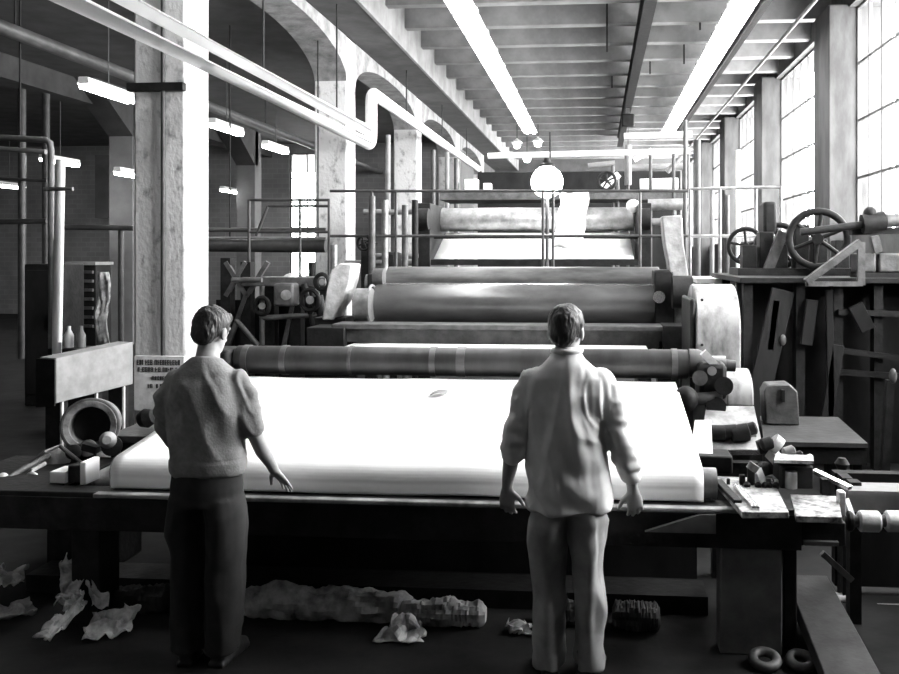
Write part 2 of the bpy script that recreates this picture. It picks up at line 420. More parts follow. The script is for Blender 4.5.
# the glaring lamp over the catwalk
q = P(547, 182, 12.1)
r = thing('flood_lamp', q, 'glaring bright round lamp above the catwalk rail', 'lamp')
MB().ball(q, .215, .215, .215).build('bulb', 'bulb', r)
MB().lathe([(.205, .11), (.235, .10), (.26, .05), (.32, .04)], q, (0, 0, 1), 24).build('shade', 'iron', r)
MB().cyl(q + V((.04, .05, .3)), q + V((.04, .05, .68)), .012, n=8).build('cord', 'iron', r)
MB().cyl(V((q.x, q.y + .05, 0)), q + V((0, .05, -.15)), .025, n=10).build('pole', 'darkpipe', r)

def hang(o, pts, top):
    for x, y, z in pts: MB().cyl((x, y, z), (x, y, top), .012, n=8).build('hanger_rod', 'iron', o)
hang(bpy.data.objects['steam_pipe'], [(XP, y_, zu + .06) for y_ in (17, 21, 25)], 5.48)
hang(bpy.data.objects['lagged_pipe'], [(XP - .01, y_, zl + .28) for y_ in (9.6, 12.4)], 5.48)
hang(bpy.data.objects['cable_tray'], [(2.34, y_, ZL + .08) for y_ in (11.1, 14, 16.8, 19.6, 22.5)], 5.86)
hang(bpy.data.objects['overhead_pipe'], [(-6.8, y_, CAMZ + 2.66) for y_ in (10, 14, 18)], 5.45)
for i, (px, py, Yd) in enumerate(((607, 52, 15.2), (650, 74, 19), (684, 64, 18), (700, 30, 15.3), (612, 88, 20.9))):
    q = P(px, py, Yd); tag(MB().beam((q.x, Yd, q.z), (q.x, Yd, 6.26), .03, .03).build('ceiling_hook', 'iron'), ['dark hook rod between the lamp rows, nearest one', 'dark hook rod right of the hoist rail, farther one', 'dark hook rod beside the window-side lamps, farther one', 'dark hook rod beside the window-side lamps, nearest one', 'dark hook rod left of the hoist rail near the far end'][i], 'hook', 'ceiling hook rods')

# ------------------------------------------------------------------ paper web and front table
ZT = .72; YT = 4.45
sl, sr = -2.50, .53
prof = [(4.548, ZT + .004), (4.546, .76)] + [(4.63 + .085 * math.cos(a), .80 + .085 * math.sin(a)) for a in [PI + .2 - i * (PI / 2 + .0) / 8 for i in range(9)]]
prof += [(4.9, .925), (5.3, .985), (5.8, 1.05), (6.18, 1.092)]
dense = []
for (y0, z0), (y1, z1) in zip(prof, prof[1:]):
    for i in range(3): dense.append((y0 + (y1 - y0) * i / 3, z0 + (z1 - z0) * i / 3))
dense.append(prof[-1])
def web(u, v):
    i = min(len(dense) - 1, round(v * (len(dense) - 1))); yy, zz = dense[i]
    s_l = sl - .06 * max(0, 1 - (yy - 4.55) / 1.6)
    return V((s_l + (sr - s_l) * u, yy, zz + .006 * noise.noise(V((u * 9, yy * 2, 0)))))
o = MB().grid(web, 60, len(dense) - 1).build('paper_web', 'paper', angle=80, thick=.004)
tag(o, 'wide white paper sheet sloping from the front roll down to the table', 'paper')
def web2(u, v): return V((-2.3 + 2.75 * u, 6.42 + 1.95 * v, 1.115 + .0 * v))
tag(MB().grid(web2, 10, 10).build('paper_web', 'paper', angle=80, thick=.004), 'strip of white paper running behind the dark front roll', 'paper')
o = MB().prism([(sl, 5.3, .98), (sl, 5.3, .98), ], (0, 0, 0)) if False else None
# small torn speck on the sheet
q = P(438, 403, 5.7)
tag(MB().grid(lambda u, v: V((q.x - .05 + .1 * u, 5.68 + .1 * (v + .5 * u), 1.043 + .055 * (v * .1 + u * .05) + .012 * math.sin(u * 3) + .016)), 4, 4).build('paper_scrap', 'greypipe', thick=.003), 'small grey fleck lying on the white sheet', 'scrap')

tb = thing('machine_table', (-1, 4.5, 0), 'long dark iron table the two men lean on', 'table')
TXL, TXR = -3.3, .99
MB().box(TXL, TXR, YT + .03, 4.62, ZT - .05, ZT - .004).build('table_top', 'iron', tb, bevel=.006)
MB().box(-2.6, TXR - .12, YT - .005, YT + .05, ZT - .022, ZT).build('edge_lip', 'guard', tb, bevel=.006)
MB().box(TXL, TXR, YT + .02, YT + .07, ZT - .20, ZT - .03).build('front_apron', 'iron', tb, bevel=.004)
MB().box(.60, .90, 4.48, 4.62, 0, ZT - .2).build('pedestal', 'pedpaint', tb, bevel=.008)
MB().box(-2.78, -2.62, 4.55, 4.75, 0, ZT - .2).build('pedestal', 'iron', tb, bevel=.008)
MB().box(.92, .985, 4.55, 5.2, 0, ZT - .05).build('side_frame', 'iron', tb, bevel=.008)
MB().box(-2.6, .6, 5.5, 5.56, .0, .8).build('back_panel', 'darkpanel', tb)  # black sheet added to stand in for the shade under the table
MB().cyl((-2.57, 4.63, .80), (.60, 4.63, .80), .076).build('turn_bar', 'oldsteel', tb)
MB().prism([P(645, 532, 4.43), P(700, 515, 4.43), P(716, 515, 4.43), P(716, 534, 4.43)], (0, .03, 0)).build('gusset', 'pedpaint', tb)

# front roll with collars
def roll(name, px0, px1, py0, py1, Yd, m, label, cat='roller', journal=.05, jl=.25, bands=(), bandm='chrome', flange=None):
    A, B = P(px0, (py0 + py1) / 2, Yd), P(px1, (py0 + py1) / 2, Yd); z = (A.z + B.z) / 2
    R = abs(P((px0 + px1) / 2, py0, Yd).z - P((px0 + px1) / 2, py1, Yd).z) / 2
    A.z = B.z = z; A.y += R; B.y += R
    r = thing(name, ((A + B) / 2 - V((0, 0, R))), label, cat)
    L = (B - A).length
    MB().lathe([(0, R * .55), (0, R - .008), (.008, R), (L - .008, R), (L, R - .008), (L, R * .55)], A, B - A, 56).build('barrel', m, r)
    MB().cyl(A - V((jl, 0, 0)), A + V((.02, 0, 0)), journal, n=24).build('journal', 'oldsteel', r)
    MB().cyl(B - V((.02, 0, 0)), B + V((jl, 0, 0)), journal, n=24).build('journal', 'oldsteel', r)
    for bx0, w in bands:
        c = P(bx0, 0, Yd + R).x
        MB().lathe([(-w, R - .004), (-w, R + .006), (w, R + .006), (w, R - .004)], (c, A.y, z), (1, 0, 0), 56).build('collar', bandm, r)
    return r, A, B, R
roll('front_roll', 232, 690, 349, 378, 6.2, 'rubber', 'long dark front roll the paper passes under', bands=((248, .022), (286, .020), (352, .012), (434, .02), (462, .03), (674, .02)), bandm='rollsteel', journal=.06)
roll('press_roll', 372, 655, 284, 328, 9.0, 'steel', 'large shiny press roll in the middle of the machine', journal=.12, jl=.05)
ur, A_, B_, R_ = roll('upper_roll', 385, 660, 267, 300, 9.6, 'rollsteel', 'dull roll tucked behind the shiny press roll', journal=.09)
for q in (A_ - V((.16, 0, 0)), B_ + V((.16, 0, 0))): MB().box(q.x - .06, q.x + .06, q.y - .1, q.y + .1, 0, q.z + .1).build('stand', 'iron', ur, bevel=.02)
roll('dryer_roll', 440, 634, 207, 231, 13.4, 'oldsteel', 'high roll under the catwalk lamp at the back of the machine', journal=.08, jl=.03)
def web3(u, v):
    a, b = P(446, 233, 13.5), P(629, 233, 13.5); c, d = P(434, 259, 12.6), P(634, 259, 12.6)
    return a.lerp(b, u).lerp(c.lerp(d, u), v)
tag(MB().grid(web3, 8, 8).build('paper_web', 'paper', thick=.004), 'white band of paper below the high back roll', 'paper')
tag(MB().cyl(P(432, 237.5, 12.9), P(640, 237.5, 12.9), .02, n=10).build('guide_bar', 'iron'), 'thin dark bar across the back paper band', 'bar')
# white sheet standing in for bright steam under the lamp
a, b, c, d = P(560, 194, 12.3), P(588, 192, 12.3), P(584, 247, 12.3), P(554, 248, 12.3)
tag(MB().grid(lambda u, v: a.lerp(b, u).lerp(d.lerp(c, u), v) + V((.05 * noise.noise(V((v * 3, 5, 0))), .06 * noise.noise(V((u * 3, v * 4, 2))), .03 * noise.noise(V((u * 4, 1, 0))))), 10, 16).build('steam_sheet', 'paper', angle=80, thick=.004), 'white sheet standing in for steam below the glaring lamp', 'paper')

# press section frame
f = thing('press_beam', P(505, 350, 8.7), 'dark cross beam below the shiny press roll', 'beam')
a, b = P(338, 336, 8.6), P(672, 336, 8.6)
MB().box(a.x, b.x, 8.5, 8.75, P(500, 346, 8.6).z, P(500, 329, 8.6).z).build('web_plate', 'greyiron', f, bevel=.01)
MB().box(a.x - .02, b.x + .02, 8.44, 8.8, P(500, 329, 8.6).z, P(500, 324, 8.6).z).build('top_flange', 'greyiron', f, bevel=.006)
MB().box(a.x - .25, a.x + .12, 8.4, 8.8, P(345, 347, 8.6).z, P(345, 326, 8.6).z).build('end_block', 'iron', f, bevel=.01)
MB().box(b.x - .1, b.x + .1, 8.4, 8.8, P(345, 350, 8.6).z, P(345, 322, 8.6).z).build('end_block', 'iron', f, bevel=.01)
for px in (350, 668):
    q = P(px, 350, 8.6); MB().box(q.x - .1, q.x + .1, 8.5, 8.8, 0, q.z + .1).build('leg', 'iron', f, bevel=.01)
# left bright press stand
s = thing('press_stand', (P(335, 300, 8.9).x, 8.9, 0), 'pale cast bracket leaning at the left end of the press roll', 'bracket')
poly = [P(x_, y_, 8.9) for x_, y_ in ((333, 320), (322, 320), (326, 292), (331, 270), (340, 263), (352, 264), (350, 280), (344, 300), (338, 308))]
MB().prism(poly, (0, .35, 0)).build('arm', 'castlight', s, bevel=.015)
MB().box(poly[1].x - .1, poly[1].x + .22, 8.95, 9.3, 0, poly[0].z + .02).build('foot', 'iron', s, bevel=.01)
MB().cyl(P(357, 305, 8.95), P(372, 305, 8.95), .17, n=36).build('bearing_cap', 'oldsteel', s)
MB().torus(P(372, 306, 9.02), (1, 0, 0), .21, .015).build('flange_ring', 'oldsteel', s)
MB().cyl(P(374, 277, 9.2), P(384, 277, 9.2), .09).build('end_cap', 'greyiron', s)
# right press stand
s = thing('press_stand', (P(676, 300, 9).x, 9, 0), 'pale upright casting at the right end of the press roll', 'bracket')
poly = [P(x_, y_, 9.0) for x_, y_ in ((662, 216), (682, 215), (684, 245), (690, 284), (684, 292), (672, 290), (668, 262), (664, 240))]
MB().prism(poly, (0, .3, 0)).build('arm', 'castgrey', s, bevel=.015)
poly = [P(x_, y_, 9.0) for x_, y_ in ((674, 290), (688, 290), (684, 352), (676, 352))]
MB().prism(poly, (0, .3, 0)).build('upright', 'greyiron', s, bevel=.01)
MB().cyl(P(672, 292, 8.85), P(692, 292, 8.85), .16, n=32).build('bearing_cap', 'iron', s)
q = P(680, 350, 9); MB().box(q.x - .12, q.x + .14, 9, 9.3, 0, q.z + .05).build('foot', 'iron', s)
q = P(655, 290, 8.9)
MB().box(q.x, q.x + .2, 9.0, 9.45, P(660, 335, 9).z, P(660, 270, 9).z).build('side_plate', 'iron', s, bevel=.02)
MB().cyl(P(659, 297, 8.96), P(659, 297, 9.1), .06).build('hub', 'chrome', s)

# back section frame beams
f = thing('dryer_support', P(530, 268, 12.4), 'dark stacked beams under the back paper band', 'beam')
MB().box(P(432, 262, 12.3).x, P(640, 262, 12.3).x, 12.2, 12.5, P(500, 265, 12.3).z, P(500, 259.5, 12.3).z).build('beam', 'iron', f)
MB().box(P(400, 262, 12).x, P(650, 262, 12).x, 11.9, 12.1, P(500, 277, 12).z, P(500, 267, 12).z).build('lower_beam', 'greyiron', f)
for px in (424, 645):
    q = P(px, 230, 12.6); MB().box(q.x - .09, q.x + .09, 12.6, 13.9, 0, P(px, 203, 12.6).z).build('side_frame', 'iron', f, bevel=.01)
    MB().cyl(P(px - 5, 219, 12.5), P(px + 5, 219, 12.5), .15).build('bearing', 'iron', f)

def wheel(name, c, axis, R, r, lab, spokes=5, m='iron', cat='wheel', hub=None):
    w = thing(name, c, lab, cat)
    MB().torus(c, axis, R, r, 48, 10).build('rim', m, w)
    d, a_, b_ = frame_of(V(axis)); hub = hub or R * .2
    MB().cyl(V(c) - d * .04, V(c) + d * .04, hub, n=20).build('hub', m, w)
    for i in range(spokes):
        e = a_ * math.cos(2 * PI * i / spokes + .4) + b_ * math.sin(2 * PI * i / spokes + .4)
        MB().cyl(V(c) + e * hub * .7, V(c) + e * R, r * .6, n=8).build('spoke', m, w)
    MB().cyl(V(c), V(c) + d * (.35 if d.y > 0 else -.35), hub * .5, n=12).build('axle', m, w)
    return w
# ------------------------------------------------------------------ catwalk rails
def rail_run(name, label, pts, posts, Yd, r=.02, grp='catwalk railings', m='darkpipe'):
    root = thing(name, P(posts[0][0], posts[0][2], Yd), label, 'railing', grp)
    for (x0, y0, x1, y1) in pts: MB().cyl(P(x0, y0, Yd), P(x1, y1, Yd), r, n=10).build('rail', m, root)
    for (px, y0, y1) in posts: MB().cyl(P(px, y0, Yd), P(px, y1, Yd), r, n=10).build('post', m, root)
    return root
rail_run('catwalk_railing', 'dark double railing of the catwalk across the machine', [(330, 191, 690, 191), (330, 236, 690, 236)], [(543, 191, 270), (553, 191, 270), (372, 191, 272), (396, 191, 272), (640, 191, 272)], 11.6)
rail_run('catwalk_railing', 'pale railing of the catwalk on the window side', [(690, 189, 782, 187), (690, 236, 782, 236)], [(690, 189, 278), (720, 189, 277), (756, 189, 276), (781, 187, 275)], 11.0, m='oldsteel')
rail_run('stair_railing', 'dark stair railing beside the second column', [(249, 200, 330, 200), (249, 232, 330, 232), (268, 206, 330, 206), (268, 206, 256, 236)], [(249, 200, 284), (300, 200, 284), (329, 200, 284)], 11.8)
for i, (px, lo_, hi_, rr, m, lab) in enumerate(((697, 275, 140, .05, 'darkpipe', 'thick dark standpipe by the window-side catwalk'), (712, 275, 190, .03, 'greypipe', 'grey upright pipe behind the window-side railing'), (727, 277, 195, .035, 'darkpipe', 'dark upright pipe behind the window-side railing'), (738, 275, 150, .03, 'whitepipe', 'white upright pipe behind the window-side railing'), (685, 270, 120, .03, 'darkpipe', 'tall dark upright pipe right of the back machine'))):
    Yd = 12.2 + .25 * i; q = P(px, hi_, Yd)
    tag(MB().cyl(V((q.x, Yd, 0)), q, rr, n=12).build('upright_pipe', m), lab, 'pipe')
# walkway plate
tag(MB().box(P(690, 275, 11).x, P(783, 275, 11).x, 10.2, 11.4, P(700, 281, 11).z, P(700, 277, 11).z).build('catwalk_plate', 'enamel'), 'bright catwalk plate above the dark enclosure', 'plate')
tag(MB().box(P(385, 272, 11.6).x, P(660, 272, 11.6).x, 11.4, 11.85, P(500, 278, 11.6).z, P(500, 273, 11.6).z).build('catwalk_plate', 'darkpanel'), 'dark catwalk plank behind the press roll', 'plate')

# left side cluster between the columns
tag(MB().cyl(P(180, 245, 13.3), P(326, 246, 13.3), .10).build('duct_pipe', 'darkpipe'), 'thick dark pipe crossing left of the second column', 'pipe')
tag(MB().cyl(P(180, 230, 13.3), P(326, 230, 13.3), .035, n=12).build('duct_pipe', 'darkpipe'), 'thin dark pipe above the thick crossing pipe', 'pipe')
tag(MB().cyl(P(180, 238, 13.2), P(326, 238, 13.2), .02, n=12).build('duct_pipe', 'greypipe'), 'thin pale pipe between the two crossing pipes', 'pipe')
g = thing('drive_frame', (P(275, 300, 10.4).x, 10.4, 0), 'dark braced drive frame left of the press roll', 'frame')
for px, lo_, hi_ in ((227, 0, 258), (247, 0, 262), (271, 0, 284), (297, 0, 284), (326, 0, 284)):
    q = P(px, hi_, 10.4); MB().box(q.x - .06, q.x + .06, 10.35, 10.5, 0, q.z).build('post', 'iron', g)
MB().box(P(245, 284, 10.4).x, P(328, 284, 10.4).x, 10.3, 10.7, P(270, 286, 10.4).z, P(270, 277, 10.4).z).build('deck', 'greyiron', g, bevel=.005)
for x0, y0, x1, y1 in ((226, 262, 247, 296), (247, 296, 268, 262), (246, 296, 226, 352), (284, 346, 293, 305), (226, 296, 246, 262)):
    MB().beam(P(x0, y0, 10.36), P(x1, y1, 10.36), .05, .05).build('brace', 'greyiron', g)
MB().box(P(276, 290, 10.2).x, P(296, 290, 10.2).x, 10.1, 10.35, P(270, 306, 10.2).z, P(270, 283, 10.2).z).build('gearbox', 'greyiron', g, bevel=.03)
MB().cyl(P(286, 295, 10.06), P(286, 295, 10.12), .06).build('gear_hub', 'oldsteel', g)
MB().box(P(216, 340, 10.6).x, P(330, 340, 10.6).x, 10.6, 10.66, 0, P(270, 300, 10.6).z).build('back_sheet', 'darkpanel', g)
for x0, y0, x1, y1, rr in ((232, 280, 262, 280, .03), (260, 318, 330, 314, .03), (304, 284, 318, 345, .035), (318, 296, 326, 330, .06), (262, 286, 262, 345, .03), (236, 320, 258, 345, .03)):
    MB().cyl(P(x0, y0, 10.2), P(x1, y1, 10.2), rr, n=12).build('link_rod', 'greyiron' if rr < .035 else 'iron', g)
for px, py, rr in ((310, 300, .12), (262, 306, .10), (322, 282, .09)):
    MB().torus(P(px, py, 10.15), (.3, 1, 0), rr, .025, 30, 8).build('gear_ring', 'iron', g); MB().cyl(P(px, py, 10.12), P(px, py, 10.2), rr * .4).build('gear_hub', 'oldsteel', g)
q = P(288, 276, 10.3)
tag(MB().ball(q + V((0, .1, -.03)), .09, .07, .06).build('oil_can', 'castlight'), 'small pale can on the drive frame deck', 'can')
for i, (px, y0, y1, m, lab) in enumerate(((334, 245, 345, 'oldsteel', 'pale upright rod by the leaning bracket'), (312, 262, 345, 'iron', 'dark upright rod left of the leaning bracket'), (372, 196, 268, 'greyiron', 'grey upright left of the back paper band'), (385, 200, 268, 'oldsteel', 'pale upright left of the back paper band'), (405, 205, 268, 'greyiron', 'third upright left of the back paper band'), (415, 200, 268, 'iron', 'dark upright touching the back paper band'))):
    Yd = 11.1 + .2 * i; q = P(px, y0, Yd)
    tag(MB().cyl(V((q.x, Yd, 0)), q, .045, n=12).build('upright_rod', m), lab, 'rod')
tag(MB().box(P(388, 265, 12.3).x, P(402, 265, 12.3).x, 11.9, 12.3, P(395, 272, 12).z, P(395, 252, 12).z).build('gear_case', 'iron', bevel=.04), 'dark rounded gear case below the left rail', 'gear case')
q = P(395, 265, 12.1); MB().box(q.x - .05, q.x + .05, 12.0, 12.1, 0, q.z).build('stand', 'iron', bpy.data.objects['gear_case'])
hang(bpy.data.objects['duct_pipe'], [(P(230, 240, 13.3).x, 13.3, P(230, 245, 13.3).z), (P(318, 240, 13.3).x, 13.3, P(318, 245, 13.3).z)], 5.45)
for ci, (py, x0, x1, lab) in enumerate(((256, 362, 418, 'upper cross pipe left of the back paper band'), (263, 345, 416, 'lower cross pipe left of the back paper band'), (212, 364, 420, 'short cross pipe beside the high back roll'))):
    yc = 12.5 + .25 * ci
    o = tag(MB().cyl(P(x0, py, yc), P(x1, py, yc), .04, n=12).build('cross_pipe', 'greypipe'), lab, 'pipe')
    MB().cyl(V((P(x0 + 8, py, yc).x, yc + .07, 0)), P(x0 + 8, py, yc) + V((0, .07, 0)), .032, n=10).build('support_post', 'iron', o)
wheel('handwheel', P(364, 243, 12.2), (.3, 1, 0), .10, .018, 'small dark valve wheel left of the back machine', 4)
q = P(364, 243, 12.45); MB().box(q.x - .04, q.x + .12, 12.44, 12.52, 0, q.z + .04).build('stand', 'iron', bpy.data.objects['handwheel'])
# verticals and boxes further back left
for px, y0, y1, Yd, m, lab in ((388, 135, 210, 17, 'greypipe', 'slim pale pipe beside the third column'), (433, 150, 205, 18, 'darkpipe', 'dark pipe beyond the third column'), (447, 152, 205, 20, 'greypipe', 'grey pipe beyond the third column'), (456, 158, 205, 22, 'darkpipe', 'far dark pipe near the end of the steam pipe')):
    q = P(px, y0, Yd); tag(MB().cyl(V((q.x, Yd, 0)), q, .05, n=12).build('upright_pipe', m), lab, 'pipe')
for px, py, lab in ((471, 184, 'pale box left on the back machine top'), (487, 187, 'small white box on the back machine top')):
    q = P(px, py, 16); w = .12 if px < 480 else .07
    tag(MB().box(q.x - w, q.x + w, 16, 16.2, P(px, 191, 16).z, P(px, 179 if px < 480 else 183, 16).z).build('control_box', 'enamel', bevel=.01), lab, 'box')
tag(MB().box(P(440, 198, 15.5).x, P(640, 198, 15.5).x, 15.5, 16.6, P(500, 200, 15.5).z, P(500, 191.5, 15.5).z).build('machine_deck', 'greyiron', bevel=.01), 'grey top deck of the back machine', 'deck')
# far machine hood behind everything
tag(MB().box(-3.2, 2.2, 24, 27, 0, P(500, 172, 24).z).build('far_hood', 'darkpanel', bevel=.03), 'dark machine hood at the far end', 'hood')

# far pipes and wheels right of the lamp
def rod(px0, py0, px1, py1, Yd, r, m, lab, nm='far_pipe'):
    o = tag(MB().cyl(P(px0, py0, Yd), P(px1, py1, Yd), r, n=14).build(nm, m), lab, 'pipe')
    a, b = P(px0, py0, Yd), P(px1, py1, Yd)
    q = a.lerp(b, .92)
    MB().cyl(V((q.x, Yd, 0)), V((q.x, Yd, q.z)), .03, n=8).build('support_post', 'darkpipe', o)
rod(488, 156, 690, 151, 17, .055, 'whitepipe', 'long white pipe crossing above the glaring lamp')
rod(624, 136, 692, 134, 18, .06, 'whitepipe', 'white pipe crossing below the end of the lamp rows')
rod(628, 145, 628, 185, 18, .07, 'greypipe', 'upright grey pipe right of the long white pipe')
rod(631, 168, 688, 166, 18.5, .07, 'greypipe', 'grey pipe among the far pipes')
rod(640, 185, 678, 184, 17.5, .12, 'whitepipe', 'fat white drum among the far pipes', 'steam_drum')
rod(634, 160, 652, 150, 17.2, .05, 'whitepipe', 'short sloping white pipe in the far cluster')
rod(667, 172, 690, 148, 17.2, .05, 'oldsteel', 'sloping steel pipe in the far cluster')
rod(602, 188, 619, 174, 16, .06, 'whitepipe', 'slanting white tube beside the far handwheel')
rod(588, 166, 615, 163, 16.4, .05, 'greypipe', 'short pale pipe over the far handwheel')
rod(645, 222, 690, 222, 14, .06, 'greypipe', 'grey pipe behind the right upright casting')
rod(648, 205, 690, 204, 14, .09, 'oldsteel', 'steel roller end behind the right upright casting')
wheel('handwheel', P(607, 181, 15.6), (.2, 1, 0), .15, .025, 'dark handwheel right of the glaring lamp')
tag(MB().ball(P(633, 206, 13.2), .1).build('round_weight', 'castlight'), 'pale round weight at the right end of the back roll', 'weight')
tag(MB().box(P(600, 200, 17).x, P(690, 200, 17).x, 17, 17.6, P(640, 200, 17).z, P(640, 191, 17).z).build('pipe_shelf', 'greyiron'), 'grey shelf below the far pipes', 'shelf')

# ------------------------------------------------------------------ right side of the machine
g = thing('belt_guard', (P(718, 340, 7.6).x, 7.6, 0), 'tall pale round-topped guard right of the press roll', 'guard')
def dshape(px0, px1, ytop, ybot, Yd, depth):
    """guard box with an arched front-to-back top"""
    x0, x1 = P(px0, ybot, Yd).x, P(px1, ybot, Yd).x; zt, zb = P(px0, ytop, Yd + depth * .5).z, P(px0, ybot, Yd).z
    R = depth / 2; pts = [(x0, Yd, zb)]
    pts += [(x0, Yd + R - R * math.cos(t * PI / 12), zt - R * .8 + R * .8 * math.sin(t * PI / 12)) for t in range(13)]
    pts += [(x0, Yd + depth, zb)]
    m = MB(); m.prism(pts, (x1 - x0, 0, 0)); return m, x0, x1, zb
m_, x0, x1, zb_ = dshape(697, 741, 284, 398, 7.4, .9); cv = m_.build('cover', 'guard', g, bevel=.012, angle=30)
MB().box(x0 - .05, x0 - .005, 7.45, 8.2, zb_ - .1, P(697, 286, 7.6).z - .1).build('back_plate', 'iron', g, bevel=.02)
MB().box(x0 + .05, x1 - .05, 7.5, 8.2, 0, zb_).build('base', 'iron', g)
for py in (300, 345, 390): MB().cyl(P(702, py, 7.38), P(702, py, 7.42), .012, n=8).build('bolt', 'iron', cv)
m_, x0, x1, zb_ = dshape(727, 754, 368, 406, 6.7, .5)
g = thing('pulley_guard', (x0, 6.7, 0), 'small pale rounded guard below the tall guard', 'guard')
m_.build('cover', 'guard', g, bevel=.012, angle=30)
MB().box(x0 + .03, x1 - .02, 6.75, 7.15, 0, zb_).build('base', 'iron', g)
a, b, c, d = P(706, 406, 6.0), P(754, 406, 6.0), P(764, 452, 5.5), P(700, 452, 5.5)
g = thing('drip_tray', d, 'pale sloping metal apron at the right edge of the paper', 'tray')
MB().prism([d, c, b, a], (0, 0, -.012)).build('sheet', 'guard', g)
q0, q1 = P(712, 441, 5.54), P(758, 441, 5.54)
MB().box(q0.x, q1.x, 5.52, 5.6, 0, .70).build('support', 'iron', g)
MB().beam(P(700, 453, 5.49), P(766, 452, 5.49), .02, .03).build('edge', 'chrome', g)
for i, (px, py, rr) in enumerate(((716, 433, .05), (728, 432, .045), (740, 433, .055), (747, 430, .04))):
    q = P(px, py, 5.62); MB().lathe([(-.06, rr * .7), (-.05, rr), (.05, rr), (.06, rr * .7)], q, (1, 0, .1 * i), 16).build('gear', 'iron', g)
q = P(728, 438, 5.9); MB().cyl(P(708, 436, 5.62), P(756, 434, 5.62), .02, n=10).build('shaft', 'oldsteel', g)
# white guide plate next to the sheet
a, b, c, d = P(695, 420, 5.5), P(711, 420, 5.5), P(713, 456, 5.2), P(690, 456, 5.2)
g = tag(MB().prism([d, c, b, a], (0, 0, -.02)).build('guide_plate', 'paper'), 'white guide plate at the right edge of the sheet', 'plate')
# front roll bearing cluster
g = thing('roll_bearing', P(705, 400, 6.2), 'dark oily bearing block at the right end of the front roll', 'bearing')
MB().lathe([(0, .10), (.06, .10), (.2, .045), (.32, .04)], P(688, 363, 6.3), (1, 0, -.05), 28).build('cone', 'rubber', g)
q = P(708, 378, 6.1)
MB().box(q.x - .06, q.x + .12, 6.05, 6.35, q.z - .14, q.z + .10).build('housing', 'iron', g, bevel=.03)
MB().box(q.x - .02, q.x + .08, 6.1, 6.3, 0, q.z - .1).build('pedestal', 'iron', g)
MB().cyl(P(700, 378, 5.98), P(700, 378, 6.1), .05).build('cap', 'greyiron', g)
MB().cyl(P(712, 371, 5.98), P(712, 371, 6.1), .03).build('grease_cup', 'oldsteel', g)
MB().cyl(P(684, 400, 6.0), P(722, 397, 6.0), .04).build('shaft', 'greyiron', g)
MB().ball(P(686, 399, 5.95), .08, .08, .085).build('counterweight', 'iron', g)
MB().cyl(P(716, 407, 5.95), P(716, 407, 6.1), .065).build('gear', 'iron', g)
MB().cyl(P(724, 386, 5.95), P(724, 386, 6.1), .06).build('gear', 'iron', g)
MB().beam(P(703, 352, 6.1), P(716, 366, 6.1), .06, .05).build('arm', 'castlight', g)
g = thing('roll_bearing', P(226, 380, 6.2), 'dark bearing block at the left end of the front roll', 'bearing')
q = P(224, 366, 6.2); MB().box(q.x - .12, q.x + .05, 6.15, 6.45, q.z - .12, q.z + .12).build('housing', 'iron', g, bevel=.03)
MB().box(q.x - .08, q.x + .01, 6.2, 6.4, 0, q.z - .1).build('pedestal', 'iron', g)

# dark enclosure to the right
e = thing('machine_enclosure', (P(820, 400, 8.4).x, 8.4, 0), 'dark panelled enclosure below the wheels on the right', 'enclosure')
ex0, ex1 = P(742, 300, 8.4).x, 3.5
zt_ = P(800, 283, 8.4).z
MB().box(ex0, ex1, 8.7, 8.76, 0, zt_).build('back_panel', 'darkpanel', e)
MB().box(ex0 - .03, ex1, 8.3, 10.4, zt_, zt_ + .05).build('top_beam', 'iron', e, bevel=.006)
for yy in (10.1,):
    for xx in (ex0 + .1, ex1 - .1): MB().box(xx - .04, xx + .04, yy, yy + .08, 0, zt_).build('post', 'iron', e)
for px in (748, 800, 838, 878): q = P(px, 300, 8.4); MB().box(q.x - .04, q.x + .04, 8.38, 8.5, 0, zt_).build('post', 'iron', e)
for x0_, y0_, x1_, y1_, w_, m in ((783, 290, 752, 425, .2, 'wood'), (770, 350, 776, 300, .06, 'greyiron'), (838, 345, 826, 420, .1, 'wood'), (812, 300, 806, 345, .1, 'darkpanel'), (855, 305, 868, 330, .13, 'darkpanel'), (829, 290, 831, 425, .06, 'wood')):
    MB().beam(P(x0_, y0_, 8.33), P(x1_, y1_, 8.33), w_, .05, V((0, 1, 0))).build('board', 'darkpanel' if m != 'wood' else 'shadewood', e, bevel=.004)
for x0_, y0_, x1_, y1_ in ((838, 350, 899, 358), (838, 372, 899, 376), (838, 312, 899, 314)):
    MB().beam(P(x0_, y0_, 8.36), P(x1_, y1_, 8.36), .05, .05).build('cross_bar', 'iron', e)
q = P(783, 340, 8.3); MB().ball(q, .03, .02, .05).build('latch', 'greyiron', e)
MB().beam(P(890, 380, 7.4), P(885, 470, 7.4), .06, .06).build('post', 'iron', e)
q = P(893, 376, 7.3); MB().ball(q, .03, .03, .06).build('handle', 'greyiron', e)
